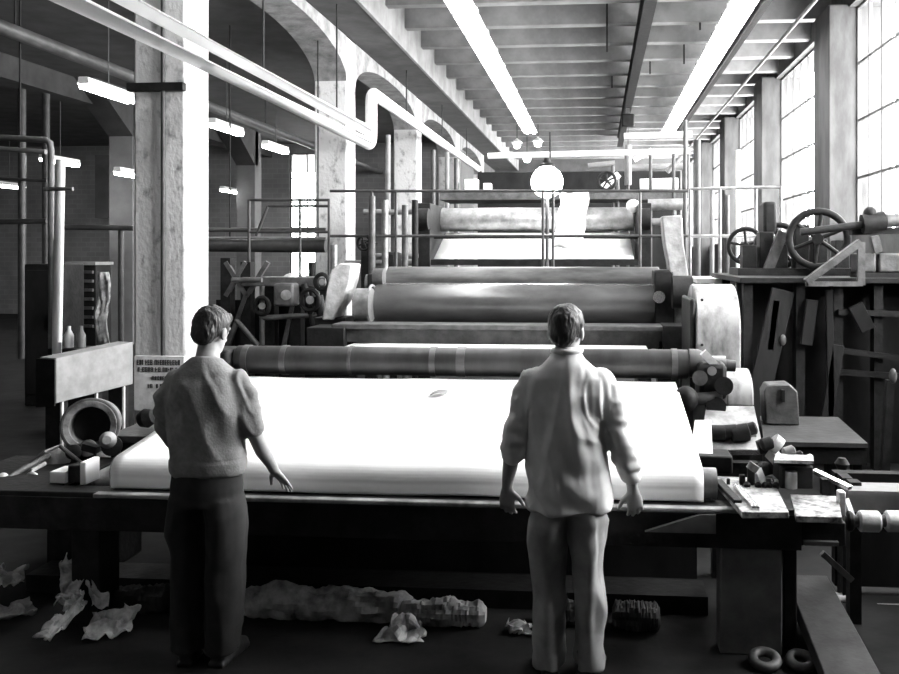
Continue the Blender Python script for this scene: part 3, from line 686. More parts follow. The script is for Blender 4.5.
# triangular bracket and shelf over it
bkt = thing('wall_bracket', P(830, 283, 8.2), 'triangular bracket carrying the shaft on the right', 'bracket')
MB().beam(P(806, 282, 8.2), P(860, 242, 8.2), .06, .09, V((0, 1, 0))).build('strut', 'greyiron', bkt)
MB().beam(P(861, 242, 8.2), P(861, 285, 8.2), .06, .05).build('upright', 'greyiron', bkt)
MB().beam(P(806, 284, 8.2), P(862, 284, 8.2), .06, .04).build('foot', 'greyiron', bkt)
bm_ = thing('pump_body', P(880, 270, 8.3), 'grey boxy pump at the right edge above the enclosure', 'pump')
MB().box(P(863, 260, 8.3).x, P(880, 260, 8.3).x, 8.4, 8.7, P(870, 273, 8.3).z, P(870, 253, 8.3).z).build('body', 'greyiron', bm_, bevel=.02)
MB().box(P(882, 260, 8.3).x, P(915, 260, 8.3).x, 8.4, 8.7, P(870, 273, 8.3).z, P(870, 253, 8.3).z).build('head', 'greyiron', bm_, bevel=.02)
MB().beam(P(878, 252, 8.4), P(874, 236, 8.4), .07, .07).build('arm', 'greyiron', bm_)
MB().box(P(863, 260, 8.3).x, P(915, 260, 8.3).x, 8.35, 8.72, zt_ + .05, P(870, 273, 8.3).z).build('base', 'iron', bm_)
sh = thing('line_shaft', P(880, 225, 8.6), 'dark shaft with couplings below the nearest window', 'shaft')
MB().cyl(P(800, 232, 8.6), P(930, 217, 8.6), .035).build('shaft', 'iron', sh)
MB().cyl(P(862, 224, 8.6), P(884, 221, 8.6), .09).build('coupling', 'iron', sh)
MB().cyl(P(886, 221, 8.6), P(915, 218.5, 8.6), .06).build('sleeve', 'greyiron', sh)
MB().ball(P(870, 213, 8.6), .06).build('oiler', 'iron', sh)
MB().beam(P(850, 232, 8.7), P(930, 230, 8.7), .1, .06).build('rail', 'iron', sh)
wheel('flywheel', P(818, 239, 9.0), (.28, 1, 0), .27, .035, 'large dark flywheel below the second window', 6)
wheel('flywheel', P(778, 246, 9.6), (.3, 1, 0), .22, .03, 'middle dark wheel left of the large flywheel', 5)
wheel('flywheel', P(746, 246, 10.2), (.3, 1, 0), .19, .025, 'smallest dark wheel behind the window-side railing', 5)
ws = thing('wheel_stand', P(800, 275, 9.3), 'dark stand that carries the three wheels', 'stand')
MB().box(P(735, 275, 9.3).x, P(850, 275, 9.3).x, 9.1, 9.7, zt_ + .05, P(800, 268, 9.3).z).build('bed', 'iron', ws)
for px, top in ((818, 239), (779, 244), (748, 245), (800, 225), (765, 232), (840, 240)):
    q = P(px, top, 9.4); MB().box(q.x - .07, q.x + .07, 9.3, 9.5, zt_, q.z).build('upright', 'iron', ws, bevel=.01)
MB().beam(P(783, 232, 9.2), P(768, 270, 9.2), .1, .06, V((0, 1, 0))).build('lever', 'greyiron', ws)
MB().box(P(762, 215, 9.5).x, P(775, 215, 9.5).x, 9.4, 9.7, P(768, 235, 9.5).z, P(768, 202, 9.5).z).build('gearbox', 'iron', ws, bevel=.03)

# low bench with plate box
lb = thing('side_bench', (P(812, 440, 6.6).x, 6.6, 0), 'low dark bench in front of the enclosure', 'bench')
a, b, c, d = P(764, 446, 6.3), P(868, 446, 6.3), P(838, 424, 7.3), P(760, 424, 7.3)
for v_ in (a, b): v_.z = a.z
for v_ in (c, d): v_.z = a.z
MB().prism([a, b, c, d], (0, 0, .03)).build('bench_top', 'wood', lb)
MB().box(a.x, b.x, 6.32, 6.36, a.z - .12, a.z).build('apron', 'iron', lb)
for px in (772, 832, 858): q = P(px, 450, 6.35); MB().box(q.x - .03, q.x + .03, 6.36, 6.44, 0, a.z - .02).build('leg', 'iron', lb)
q0, q1 = P(764, 416, 6.9), P(800, 416, 6.9)
pts = [P(x_, y_, 6.9) for x_, y_ in ((766, 418), (764, 392), (768, 385), (790, 384), (798, 392), (800, 418))]
for v_ in (pts[0], pts[-1]): v_.z = a.z + .035
bx = thing('tool_box', P(782, 416, 6.9), 'grey square-faced box standing on the low bench', 'box')
MB().prism(pts, (0, .2, 0)).build('case', 'greyiron', bx, bevel=.012)
q = P(783, 394, 6.88); MB().box(q.x - .012, q.x + .012, 6.87, 6.9, q.z - .06, q.z + .03).build('hasp', 'iron', bx)

# carriage on the right of the table
cg = thing('slitter_carriage', (P(745, 500, 4.6).x, 4.6, ZT), 'pale plate carriage with dark slots on the right table end', 'carriage')
def plate(pts, zz, th, nm, m, par):
    pp = []
    for x_, y_ in pts:                           # points where the pixel ray meets height zz
        u = (x_ - CX) / F; v_ = (CY - y_) / F; t_ = (zz - CAMZ) / v_; s_, c_ = math.sin(PSI), math.cos(PSI)
        pp.append(V((t_ * (-s_ + u * c_), t_ * (c_ + u * s_), zz)))
    return MB().prism(pp, (0, 0, -th)).build(nm, m, par, bevel=.003)
plate([(742, 512), (789, 512), (772, 478), (712, 476)], ZT + .035, .03, 'base_plate', 'oilyplate', cg)
plate([(734, 500), (742, 500), (722, 479), (714, 479)], ZT + .05, .02, 'slot', 'iron', cg)
plate([(752, 506), (760, 506), (740, 484), (733, 484)], ZT + .055, .02, 'slide_bar', 'chrome', cg)
for px, py in ((747, 505), (765, 508), (776, 503), (769, 494), (758, 497)):
    u = P(px, py, 4.75); MB().lathe([(0, .018), (.02, .018), (.03, .008)], (u.x, u.y, ZT + .03), (0, 0, 1), 8).build('nut', 'iron', cg)
q = P(751, 490, 4.8); MB().cyl((q.x, 4.8, ZT + .03), (q.x, 4.8, P(751, 465, 4.8).z), .02).build('clamp_screw', 'iron', cg)
MB().cyl((q.x, 4.8, P(751, 470, 4.8).z), (q.x + .02, 4.8, P(751, 464, 4.8).z), .03).build('clamp_knob', 'greyiron', cg)
MB().beam(P(756, 470, 4.85), P(768, 500, 4.75), .04, .05).build('arm', 'castlight', cg)
MB().box(P(700, 462, 4.9).x, P(740, 462, 4.9).x, 5.15, 5.35, ZT, ZT + .1).build('cross_head', 'iron', cg, bevel=.01)
for px, py, w_, h_, m in ((742, 484, .03, .05, 'iron'), (768, 486, .025, .035, 'greyiron'), (776, 492, .02, .03, 'castlight'), (728, 490, .018, .03, 'iron'), (781, 508, .022, .03, 'iron'), (786, 501, .02, .04, 'castlight')):
    q = P(px, py, 4.8); MB().box(q.x - w_ / 2, q.x + w_ / 2, 4.78, 4.78 + w_, ZT + .03, ZT + .035 + h_).build('lug', m, cg, bevel=.005)
MB().tube([P(757, 492, 4.82), P(763, 478, 4.84), P(772, 476, 4.86), P(780, 484, 4.82)], .009, 8).build('oil_pipe', 'oldsteel', cg)
MB().lathe([(0, .03), (.02, .045), (.05, .045), (.06, .02)], P(760, 470, 4.9), (.6, -1, .2), 18).build('hand_knob', 'iron', cg)
# clamp block
cb = thing('clamp_block', (P(797, 500, 4.75).x, 4.75, ZT), 'black clamp block with a bright flat top', 'clamp')
q0, q1 = P(780, 500, 4.75), P(813, 500, 4.75); zt2 = P(797, 466, 4.75).z
MB().box(q0.x, q1.x, 4.74, 4.95, ZT + .03, zt2).build('body', 'iron', cb, bevel=.008)
MB().prism([P(774, 463, 4.7), P(814, 464, 4.7), P(812, 458, 4.95), P(776, 456, 4.95)], (0, 0, .015)).build('top_plate', 'oilyplate', cb)
MB().cyl((q0.x + .05, 4.72, ZT + .04), (q0.x + .05, 4.72, zt2 - .02), .03).build('column', 'oldsteel', cb)
MB().cyl(P(779, 447, 5.0), P(772, 441, 5.0), .05).build('knob', 'castlight', cb)
MB().lathe([(0, .04), (.06, .05), (.1, .03)], P(758, 448, 5.1), (1, 0, .3), 18).build('gear', 'iron', cb)
MB().beam(P(770, 452, 5), P(782, 464, 4.95), .06, .05).build('bracket', 'castlight', cb)
for px, py, rr, m in ((766, 444, .035, 'iron'), (788, 452, .03, 'oldsteel'), (796, 456, .022, 'iron'), (806, 459, .02, 'castlight')):
    q = P(px, py, 4.97); MB().lathe([(-.03, rr * .6), (-.02, rr), (.03, rr), (.04, rr * .5)], q, (1, .2, .3), 14).build('nut', m, cb)
MB().box(P(822, 500, 4.75).x, P(828, 500, 4.75).x, 4.75, 4.8, ZT, ZT + .08).build('stop', 'iron', cb)
MB().box(P(838, 508, 4.6).x, P(845, 508, 4.6).x, 4.58, 4.64, ZT - .06, ZT + .06).build('stop', 'castlight', cb, bevel=.006)
# plate under the block
plate([(796, 516), (842, 517), (838, 496), (790, 494)], ZT + .0, .03, 'bed_plate', 'oilyplate', cb)
MB().box(P(800, 530, 4.5).x, P(846, 530, 4.5).x, 4.5, 4.9, P(820, 546, 4.5).z, P(820, 522, 4.5).z).build('bed', 'iron', cb, bevel=.006)
MB().box(P(803, 544, 4.49).x, P(838, 544, 4.49).x, 4.47, 4.5, P(820, 544, 4.5).z, P(820, 540, 4.5).z).build('foot_strip', 'greyiron', cb)
lv = thing('lever_bar', P(832, 480, 4.9), 'bright flat lever bar running right from the clamp block', 'lever')
MB().beam(P(814, 471, 4.9), P(850, 488, 4.75), .04, .02).build('bar', 'chrome', lv)
MB().lathe([(0, .025), (.03, .04), (.06, .02)], P(842, 469, 5), (0, 0, 1), 16).build('knob', 'iron', lv)
sb = thing('shaft_bench', (P(880, 500, 4.8).x, 4.9, 0), 'grey topped bench at the right edge', 'bench')
bx0 = P(843, 500, 4.9).x
MB().box(bx0, 2.4, 4.8, 4.98, P(870, 491, 4.8).z - .02, P(870, 491, 4.8).z).build('bench_top', 'greypipe', sb)
MB().box(bx0 + .01, 2.4, 4.83, 4.87, P(870, 514, 4.8).z, P(870, 492, 4.8).z).build('apron', 'greypipe', sb)
MB().beam(P(843, 500, 4.75), P(851, 522, 4.7), .03, .06).build('bracket', 'castlight', sb)
for px in (850, 940): q = P(px, 530, 4.9); MB().box(q.x, q.x + .06, 4.9, 4.98, 0, .75).build('leg', 'iron', sb)
ss = thing('collar_shaft', (P(880, 520, 4.6).x, 4.6, P(880, 520, 4.6).z), 'steel shaft with pale collars at the right edge', 'shaft')
MB().cyl(P(838, 521, 4.6), P(930, 521, 4.6), .03).build('shaft', 'greyiron', ss)
for p0, p1, rr in ((858, 880, .052), (885, 915, .052), (846, 853, .05)):
    MB().lathe([(0, rr * .8), (.01, rr), ((P(p1, 521, 4.6) - P(p0, 521, 4.6)).length - .01, rr), ((P(p1, 521, 4.6) - P(p0, 521, 4.6)).length, rr * .8)], P(p0, 521, 4.6), (1, 0, 0), 24).build('collar', 'castlight' if p0 > 850 else 'iron', ss)
# floor clutter at right
pl = MB(); a = P(794, 612, 4.9); a.z = .05
pl.hexa([V((.98, 3.6, 0)), V((1.24, 3.6, 0)), V((1.24, 5.0, .12)), V((1.02, 5.0, .12)), V((.98, 3.6, .07)), V((1.24, 3.6, .07)), V((1.24, 5.0, .22)), V((1.02, 5.0, .22))])
tag(pl.build('floor_plank', 'wood', bevel=.006), 'grey plank on the floor right of the table pedestal', 'plank')
for px, py, rr, lab in ((765, 655, .055, 'dark iron ring on the floor left of the plank'), (801, 656, .05, 'second dark iron ring on the floor against the plank')):
    q = P(px, py, 4.36); tag(MB().torus((q.x, 4.36, .035), (0, -.25, 1), rr, .024, 28, 10).build('iron_ring', 'greyiron'), lab, 'ring')
tag(MB().beam(P(822, 553, 4.9), P(852, 580, 4.9), .03, .03).build('brace_rod', 'greyiron'), 'sloping rod under the right bench', 'rod')
q = P(826, 600, 5.2); tag(MB().lathe([(0, .03), (.05, .04), (.09, .025), (.11, .03)], q, (1, .2, .1), 16).build('valve', 'castlight'), 'small pale valve low behind the table on the right', 'valve')
tag(MB().cyl(P(845, 606, 5.2), P(960, 607, 5.2), .015, n=10).build('low_pipe', 'greypipe'), 'thin low pipe at the right edge', 'pipe')
tag(MB().cyl(P(848, 628, 5.1), P(875, 629, 5.1), .025, n=10).build('short_pipe', 'greypipe'), 'short pale pipe end low at the right', 'pipe')
wl = thing('pipe_stand', (P(850, 600, 5.2).x, 5.25, 0), 'dark post carrying the low pipes at the right', 'post')
MB().box(P(838, 600, 5.3).x, P(848, 600, 5.3).x, 5.2, 5.32, 0, .7).build('post', 'iron', wl)
MB().box(P(836, 600, 5.3).x, 2.6, 5.32, 5.4, .05, .7).build('panel', 'darkpanel', wl)

# ------------------------------------------------------------------ left front machinery
gb = thing('guard_box', (P(95, 400, 6.7).x, 6.7, 0), 'grey painted guard board on dark posts left of the nearest column', 'guard')
A, B = P(56, 358, 6.45), P(133, 342, 7.2); A2, B2 = P(56, 403.5, 6.45), P(133, 384, 7.2)
off = V((-.16, .05, 0))
MB().hexa([A2, B2, B2 + off, A2 + off, A, B, B + off, A + off]).build('board', 'panelgrey', gb, bevel=.005)
MB().hexa([A + off - V((.02, .02, .38)), A - V((.004, .012, .36)), A - V((.004, 0, .36)), A + off - V((.02, 0, .38)), A + off - V((.02, .02, .01)), A - V((.004, .012, .01)), A - V((.004, 0, .01)), A + off - V((.02, 0, .01))]).build('end_plate', 'iron', gb)
for t_ in (.12, .55, .92):
    q = A2.lerp(B2, t_) + off * .5; MB().box(q.x - .07, q.x + .05, q.y - .05, q.y + .05, 0, q.z + .02).build('post', 'iron', gb)
    MB().box(q.x + .05, q.x + .065, q.y - .055, q.y - .03, .4, q.z).build('edge_strip', 'castlight', gb)
hs = thing('gear_housing', (P(85, 470, 5.4).x, 5.4, 0), 'worn rounded gear housing below the grey guard board', 'housing')
pts = [P(60, 490, 5.4)]; hcn = P(90, 426, 5.25); ax = V((.42, -1, .12))
MB().lathe([(-.34, .10), (-.30, .15), (-.10, .165), (0, .165), (.015, .15), (.01, .118), (-.12, .11), (-.12, 0)], hcn, ax, 44).build('casing', 'worncast', hs)
MB().lathe([(-.115, 0), (-.115, .105), (-.10, .105), (-.10, 0)], hcn, ax, 32).build('opening_disc', 'iron', hs)  # black disc puts the darkness of the hole into colour
MB().torus(hcn, ax, .158, .012, 40, 8).build('flange_ring', 'greyiron', hs)
MB().prism([P(58, 486, 5.3), P(66, 440, 5.3), P(84, 448, 5.3), P(96, 455, 5.3), P(100, 486, 5.3)], (0, .2, 0)).build('pedestal', 'worncast', hs, bevel=.015)
MB().lathe([(0, .05), (.03, .045), (.05, .025)], P(108, 440, 5.12), (.4, -1, .2), 20).build('boss', 'castgrey', hs)
MB().beam(P(84, 446, 5.1), P(98, 450, 5.1), .05, .04).build('lug', 'iron', hs)
MB().box(pts[0].x - .06, P(118, 490, 5.4).x, 5.35, 5.7, 0, pts[0].z + .02).build('base', 'iron', hs, bevel=.01)
ws2 = thing('hand_pulley', P(57, 459, 5.15), 'pale round pulley face at the far left of the table', 'pulley')
MB().lathe([(0, .045), (.015, .075), (.05, .075), (.06, .05), (.06, .02)], P(58, 459, 5.15), (.35, -1, 0), 32).build('disc', 'castlight', ws2)
MB().cyl(P(52, 458, 5.12), P(70, 462, 5.4), .03).build('axle', 'oldsteel', ws2)
MB().box(P(48, 470, 5.2).x, P(60, 470, 5.2).x, 5.16, 5.26, ZT, P(55, 468, 5.2).z).build('bracket', 'iron', ws2)
hk = thing('forked_lever', P(36, 475, 4.9), 'small bright forked lever lying at the left table end', 'lever')
MB().tube([P(28, 483, 4.85), P(33, 470, 4.85), P(46, 463, 4.9)], .012, 10).build('handle', 'castlight', hk)
MB().torus(P(33, 478, 4.85), (0, 1, .3), .03, .01).build('eye', 'castlight', hk)
MB().beam(P(26, 482, 4.85), P(48, 482, 4.85), .02, .02).build('fork', 'castlight', hk)
bl = thing('roll_end', P(100, 490, 4.9), 'pale tapered roll end lying at the left of the sheet', 'roller')
MB().lathe([(0, .02), (.015, .05), (.12, .075), (.24, .085), (.255, .07)], P(91, 484, 4.78), (1, .8, .20), 28).build('body', 'castlight', bl)
MB().cyl(P(64, 488, 4.66), P(92, 483, 4.79), .02).build('spindle', 'chrome', bl)
mb_ = thing('slide_block', (P(75, 488, 4.7).x, 4.7, ZT), 'small white block with a black gap on the left table end', 'block')
q0, q1 = P(56, 495, 4.7), P(72, 495, 4.7); MB().box(q0.x, q1.x, 4.64, 4.78, ZT - .004, ZT + .06).build('block', 'enamel', mb_, bevel=.006)
q0, q1 = P(88, 495, 4.7), P(94, 495, 4.7); MB().box(q0.x, q1.x, 4.62, 4.76, ZT - .004, ZT + .12).build('cheek', 'enamel', mb_, bevel=.006)
q0, q1 = P(72, 495, 4.7), P(88, 495, 4.7); MB().box(q0.x, q1.x, 4.66, 4.76, ZT - .004, ZT + .09).build('jaw', 'iron', mb_, bevel=.006)
tag(MB().box(P(112, 440, 6.0).x, P(162, 440, 6.0).x, 5.9, 6.4, P(130, 440, 6).z, P(130, 433, 6).z).build('step_plate', 'greyiron', bevel=.006), 'dark flat ledge behind the left man', 'ledge')
tag(MB().box(P(112, 470, 6.2).x, P(150, 470, 6.2).x, 6.0, 6.3, 0, P(130, 441, 6).z).build('ledge_base', 'iron'), 'black block under the flat ledge', 'block')
tag(MB().lathe([(0, .05), (.05, .07), (.1, .05)], P(140, 420, 6.1), (1, 0, .3), 20).build('oil_cup', 'iron'), 'dark cup on the flat ledge', 'cup')
tag(MB().box(-3.6, -2.9, 4.63, 5.3, ZT - .08, ZT - .01).build('side_table', 'iron', bevel=.008), 'dark plate at the left end of the table', 'plate')
tag(MB().tube([P(-10, 487, 4.8), P(10, 478, 4.8), P(25, 468, 4.9), P(50, 455, 5.1)], .018, 10).build('lever_rod', 'greyiron'), 'bent dark rod at the left edge of the table', 'rod')
tag(MB().ball(P(3, 478, 4.8), .03).build('rod_knob', 'castlight'), 'pale knob at the very left edge of the table', 'knob')

for px, py, Yd, rr, m, lab in ((74, 452, 5.15, .045, 'iron', 'black knob beside the pale pulley'), (88, 448, 5.2, .05, 'greyiron', 'grey round cap under the gear housing opening'), (112, 446, 5.3, .06, 'iron', 'black round cap right of the gear housing'), (122, 462, 5.2, .05, 'iron', 'black cap low between housing and sheet')):
    q = P(px, py, Yd); o = tag(MB().lathe([(-.05, rr * .5), (-.04, rr), (.04, rr), (.05, rr * .4)], q, (.5, -1, .2), 18).build('grease_fitting', m), lab, 'cap')
    MB().cyl(q + V((0, .04, 0)), V((q.x, Yd + .06, ZT - .2)), rr * .5, n=10).build('stem', 'iron', o)
tag(MB().tube([P(20, 470, 4.9), P(44, 452, 5.0), P(60, 446, 5.1), P(90, 470, 5.0)], .012, 8).build('feed_pipe', 'greyiron'), 'thin bent pipe passing over the pale pulley', 'pipe')
# left hall furniture
ct = thing('electric_cabinet', (P(43, 350, 11).x, 11, 0), 'tall black cabinet left of the white standpipe', 'cabinet')
q0, q1 = P(24, 300, 11), P(58, 300, 11)
MB().box(q0.x, q1.x, 11, 11.6, 0, P(40, 264, 11).z).build('body', 'iron', ct, bevel=.02)
dr = MB().box(q0.x + .03, q1.x - .03, 10.97, 11, .15, P(40, 264, 11).z - .08).build('door', 'darkpanel', ct, bevel=.006)
MB().box(q1.x - .09, q1.x - .07, 10.93, 10.97, 1.0, 1.2).build('handle', 'greyiron', dr)
rk = thing('louvred_rack', (P(81, 350, 12).x, 12, 0), 'dark louvred rack right of the white standpipe', 'rack')
q0, q1 = P(64, 300, 12), P(96, 300, 12)
MB().box(q0.x, q1.x, 12, 12.4, 0, P(80, 265, 12).z).build('body', 'darkpanel', rk, bevel=.01)
for py in range(272, 330, 9):
    z = P(80, py, 12).z; MB().box(q0.x + .03, q1.x - .03, 11.96, 12.0, z - .02, z + .02).build('louvre', 'greyiron', rk)
MB().box(q0.x - .02, q1.x + .02, 11.95, 12.42, P(80, 265, 12).z, P(80, 262, 12).z).build('top', 'panelgrey', rk)
for px, lab in ((69, 'white bottle in front of the louvred rack'), (81, 'duller bottle beside the white bottle')):
    q = P(px, 345, 9.5); 
    tag(MB().lathe([(0, .05), (.14, .05), (.2, .02), (.24, .02)], q - V((0, 0, .03)), (0, 0, 1), 16).build('bottle', 'enamel' if px == 69 else 'greypipe'), lab, 'bottle', 'bottles by the rack')
tag(MB().box(P(55, 348, 9.5).x, P(100, 348, 9.5).x, 9.35, 9.7, 0, P(80, 347.5, 9.5).z + .0).build('low_cabinet', 'iron', bevel=.01), 'black low cabinet holding the two bottles', 'cabinet')
o = MB().grid(lambda u, v: P(97 + 12 * u + 2 * math.sin(v * 7), 272 + 72 * v, 11.5) + V((0, .05 * noise.noise(V((u * 4, v * 6, 3))), 0)), 8, 18).build('hanging_rag', 'scrap', thick=.01)
tag(o, 'ragged pale sheet hanging right of the louvred rack', 'rag')
tag(MB().tube([V((P(57, 342, 9.2).x, 9.2, 0)), P(57, 342, 9.2), P(60, 175, 9.2), P(60, 160, 9.2)], .05, 14).build('standpipe', 'whitepipe'), 'tall white standpipe at the left', 'pipe')
tag(MB().tube([V((P(51, 240, 9.6).x, 9.6, 0)), P(51, 240, 9.6), P(51, 150, 9.6), P(50, 143, 9.6), P(46, 140, 9.6), P(-10, 137, 9.6)], .035, 12).build('bent_pipe', 'greypipe', angle=60), 'grey pipe that bends level beside the white standpipe', 'pipe')
tag(MB().cyl(P(-10, 148, 10.2), P(46, 152, 10.2), .03, n=12).build('level_pipe', 'greypipe'), 'level grey pipe just below the bent pipe', 'pipe')
q = P(20, 149, 10.2); hang(bpy.data.objects['level_pipe'], [(q.x, 10.2, q.z)], 5.48)
tag(MB().cyl(P(44, 189, 9.14), P(73, 189, 9.14), .022, n=10).build('pipe_clamp', 'greypipe'), 'short level clamp across the white standpipe', 'clamp')
for px, Yd, lab in ((22, 16, 'dark upright pipe nearest the left edge of the hall'), (46, 16.5, 'dark upright pipe behind the white standpipe'), (121, 14, 'dark upright pipe left of the nearest column')):
    q = P(px, 130, Yd); top = 5.45 if px != 121 else P(px, 226, Yd).z
    tag(MB().cyl((q.x, Yd, 0), (q.x, Yd, top), .07 if px != 121 else .045, n=12).build('hall_pipe', 'darkpipe'), lab, 'pipe')
tag(MB().cyl(P(-10, 222, 15.8), P(47, 221, 15.8), .05, n=12).build('level_rail', 'darkpipe'), 'dark level pipe across the far left wall', 'pipe')
tag(MB().cyl(P(64, 227, 13.9), P(134, 228, 13.9), .045, n=12).build('level_rail', 'darkpipe'), 'dark level pipe reaching the nearest column', 'pipe')
tag(MB().cyl(P(-10, 178, 15.8), P(47, 181, 15.8), .03, n=12).build('level_rail', 'darkpipe'), 'thin dark pipe high on the far left wall', 'pipe')
tag(MB().box(P(95, 200, 22).x, P(112, 200, 22).x, 22, 22.3, P(100, 218, 22).z, P(100, 155, 22).z).build('wall_cabinet', 'darkwall'), 'tall dark cupboard high in the side hall', 'cupboard')

# ------------------------------------------------------------------ scrap paper on the floor
def crumple(name, px0, px1, Yd, R, lab, m='scrap', seed=0, amp=.4, z=None, tilt=0.):
    a, b = P(px0, 600, Yd), P(px1, 600, Yd); n, k = 46, 20
    mb = MB(); rings = []
    for i in range(n + 1):
        t = i / n; c = V((a.x + (b.x - a.x) * t, Yd + tilt * t, 0)); ring = []
        taper = min(1, .55 + 6 * min(t, 1 - t))
        for j in range(k):
            an = 2 * PI * j / k; d = V((0, math.cos(an), math.sin(an)))
            r = R * taper * (1 + amp * noise.noise(V((t * 9 * (b.x - a.x), d.y * 1.5, d.z * 1.5 + seed))) + amp * .5 * noise.noise(V((t * 30, d.y * 4, d.z * 4 + seed))))
            q = c + d * r; q.z = max(.0, q.z + R * .8); ring.append(mb.bm.verts.new(q))
        rings.append(ring)
    for r0, r1 in zip(rings, rings[1:]):
        for j in range(k): mb.bm.faces.new((r0[j], r0[(j + 1) % k], r1[(j + 1) % k], r1[j]))
    mb.bm.faces.new(rings[0]); mb.bm.faces.new(rings[-1])
    return tag(mb.build(name, m, angle=25), lab, 'paper')
crumple('paper_bundle', 240, 412, 4.75, .085, 'long crumpled roll of waste paper under the table between the men', seed=1)
crumple('paper_bundle', 398, 486, 4.72, .07, 'shorter torn waste roll butted against the long crumpled roll', seed=5)
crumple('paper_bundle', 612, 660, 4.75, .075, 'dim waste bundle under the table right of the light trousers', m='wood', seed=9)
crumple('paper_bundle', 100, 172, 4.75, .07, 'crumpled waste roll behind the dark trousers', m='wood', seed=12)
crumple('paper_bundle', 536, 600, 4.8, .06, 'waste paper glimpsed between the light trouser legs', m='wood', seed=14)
def scrap(pts, lab, seed, m='scrap'):
    """pts: four corners; a creased sheet between them"""
    a, b, c, d = [V(p) for p in pts]
    def fn(u, v):
        q = a.lerp(b, u).lerp(d.lerp(c, u), v)
        q += V((noise.noise(V((u * 3, v * 3, seed))), noise.noise(V((u * 3, v * 3, seed + 7))), noise.noise(V((u * 4, v * 4, seed + 3))))) * .05
        q.z = max(q.z, .006); return q
    return tag(MB().grid(fn, 14, 14).build('paper_scrap', m, angle=20, thick=.003), lab, 'paper')
Yq = 4.35
scrap([P(62, 560, 4.6), P(78, 556, 4.6), P(84, 600, 4.5), P(60, 600, 4.5)], 'upright torn sheet standing in the waste heap at left', 1)
scrap([P(62, 594, 4.5), P(84, 590, 4.5), P(82, 606, 4.45), P(54, 606, 4.4)], 'bright folded scrap in the middle of the waste heap', 2)
scrap([P(66, 608, 4.45), P(86, 604, 4.5), P(48, 640, 4.2), P(34, 636, 4.2)], 'long scrap slanting down to the floor at far left', 3)
scrap([P(92, 612, 4.5), P(140, 605, 4.6), P(128, 632, 4.4), P(82, 640, 4.3)], 'wide pale scrap at the front of the waste heap', 4)
scrap([P(82, 566, 4.6), P(88, 570, 4.6), P(108, 606, 4.5), P(92, 606, 4.5)], 'thin curled strip at the right of the waste heap', 5)
scrap([P(-5, 570, 4.8), P(24, 566, 4.8), P(24, 582, 4.7), P(-5, 588, 4.7)], 'pale scrap at the left edge, upper one', 6)
scrap([P(-5, 606, 4.6), P(30, 598, 4.7), P(34, 612, 4.6), P(-5, 620, 4.5)], 'pale scrap at the left edge, lower one', 7)
scrap([P(398, 614, 4.6), P(420, 620, 4.6), P(424, 642, 4.45), P(372, 642, 4.45)], 'torn flap where the two waste rolls meet', 8)
scrap([P(508, 620, 4.7), P(532, 624, 4.7), P(534, 634, 4.6), P(512, 632, 4.6)], 'small scrap left of the light trousers', 9)
tag(MB().box(-3.3, .6, 4.95, 5.2, 0, .10).build('floor_sill', 'iron'), 'dark low sill under the table', 'sill')

# ------------------------------------------------------------------ people
def ridge(v):
    """sharp creases: 1 on a fold line, falling to -0.5 between"""
    return 1 - 3 * min(.5, abs(noise.noise(v)) * 1.6)
def bake(mb, name, m, parent, voxel, smooth=4, disp=None, lab=None):
    bm = mb.bm; bmesh.ops.recalc_face_normals(bm, faces=bm.faces)
    me = bpy.data.meshes.new(name + '_raw'); bm.to_mesh(me); bm.free()
    o = bpy.data.objects.new(name + '_raw', me); C.objects.link(o)
    r = o.modifiers.new('remesh', 'REMESH'); r.mode = 'VOXEL'; r.voxel_size = voxel
    dg = bpy.context.evaluated_depsgraph_get(); dg.update()
    me2 = bpy.data.meshes.new_from_object(o.evaluated_get(dg), depsgraph=dg)
    bpy.data.objects.remove(o)
    bm = bmesh.new(); bm.from_mesh(me2)
    for _ in range(smooth): bmesh.ops.smooth_vert(bm, verts=bm.verts, factor=.5, use_axis_x=True, use_axis_y=True, use_axis_z=True)
    if disp:
        bm.normal_update()
        for v in bm.verts: v.co += v.normal * disp(v.co)
    bm.to_mesh(me2); bm.free(); me2.name = name
    for p in me2.polygons: p.use_smooth = True
    me2.materials.clear(); me2.materials.append(M[m])
    ob = bpy.data.objects.new(name, me2); C.objects.link(ob)
    if parent is not None: ob.parent = parent
    if lab: ob['label'] = lab
    return ob

def limb(mb, pts, flat=1.0, side=V((1, 0, 0))):
    """pts: (point, radius); rounded ends"""
    pts = [(V(p), r) for p, r in pts]
    d0 = (pts[0][0] - pts[1][0]).normalized(); d1 = (pts[-1][0] - pts[-2][0]).normalized()
    out = []
    for k in (.95, .75, .4): out.append((pts[0][0] + d0 * pts[0][1] * k * .9, pts[0][1] * math.sqrt(max(.02, 1 - k * k))))
    out += pts
    for k in (.4, .75, .95): out.append((pts[-1][0] + d1 * pts[-1][1] * k * .9, pts[-1][1] * math.sqrt(max(.02, 1 - k * k))))
    mb.loft([(p, r, r * flat) for p, r in out], 16, side)

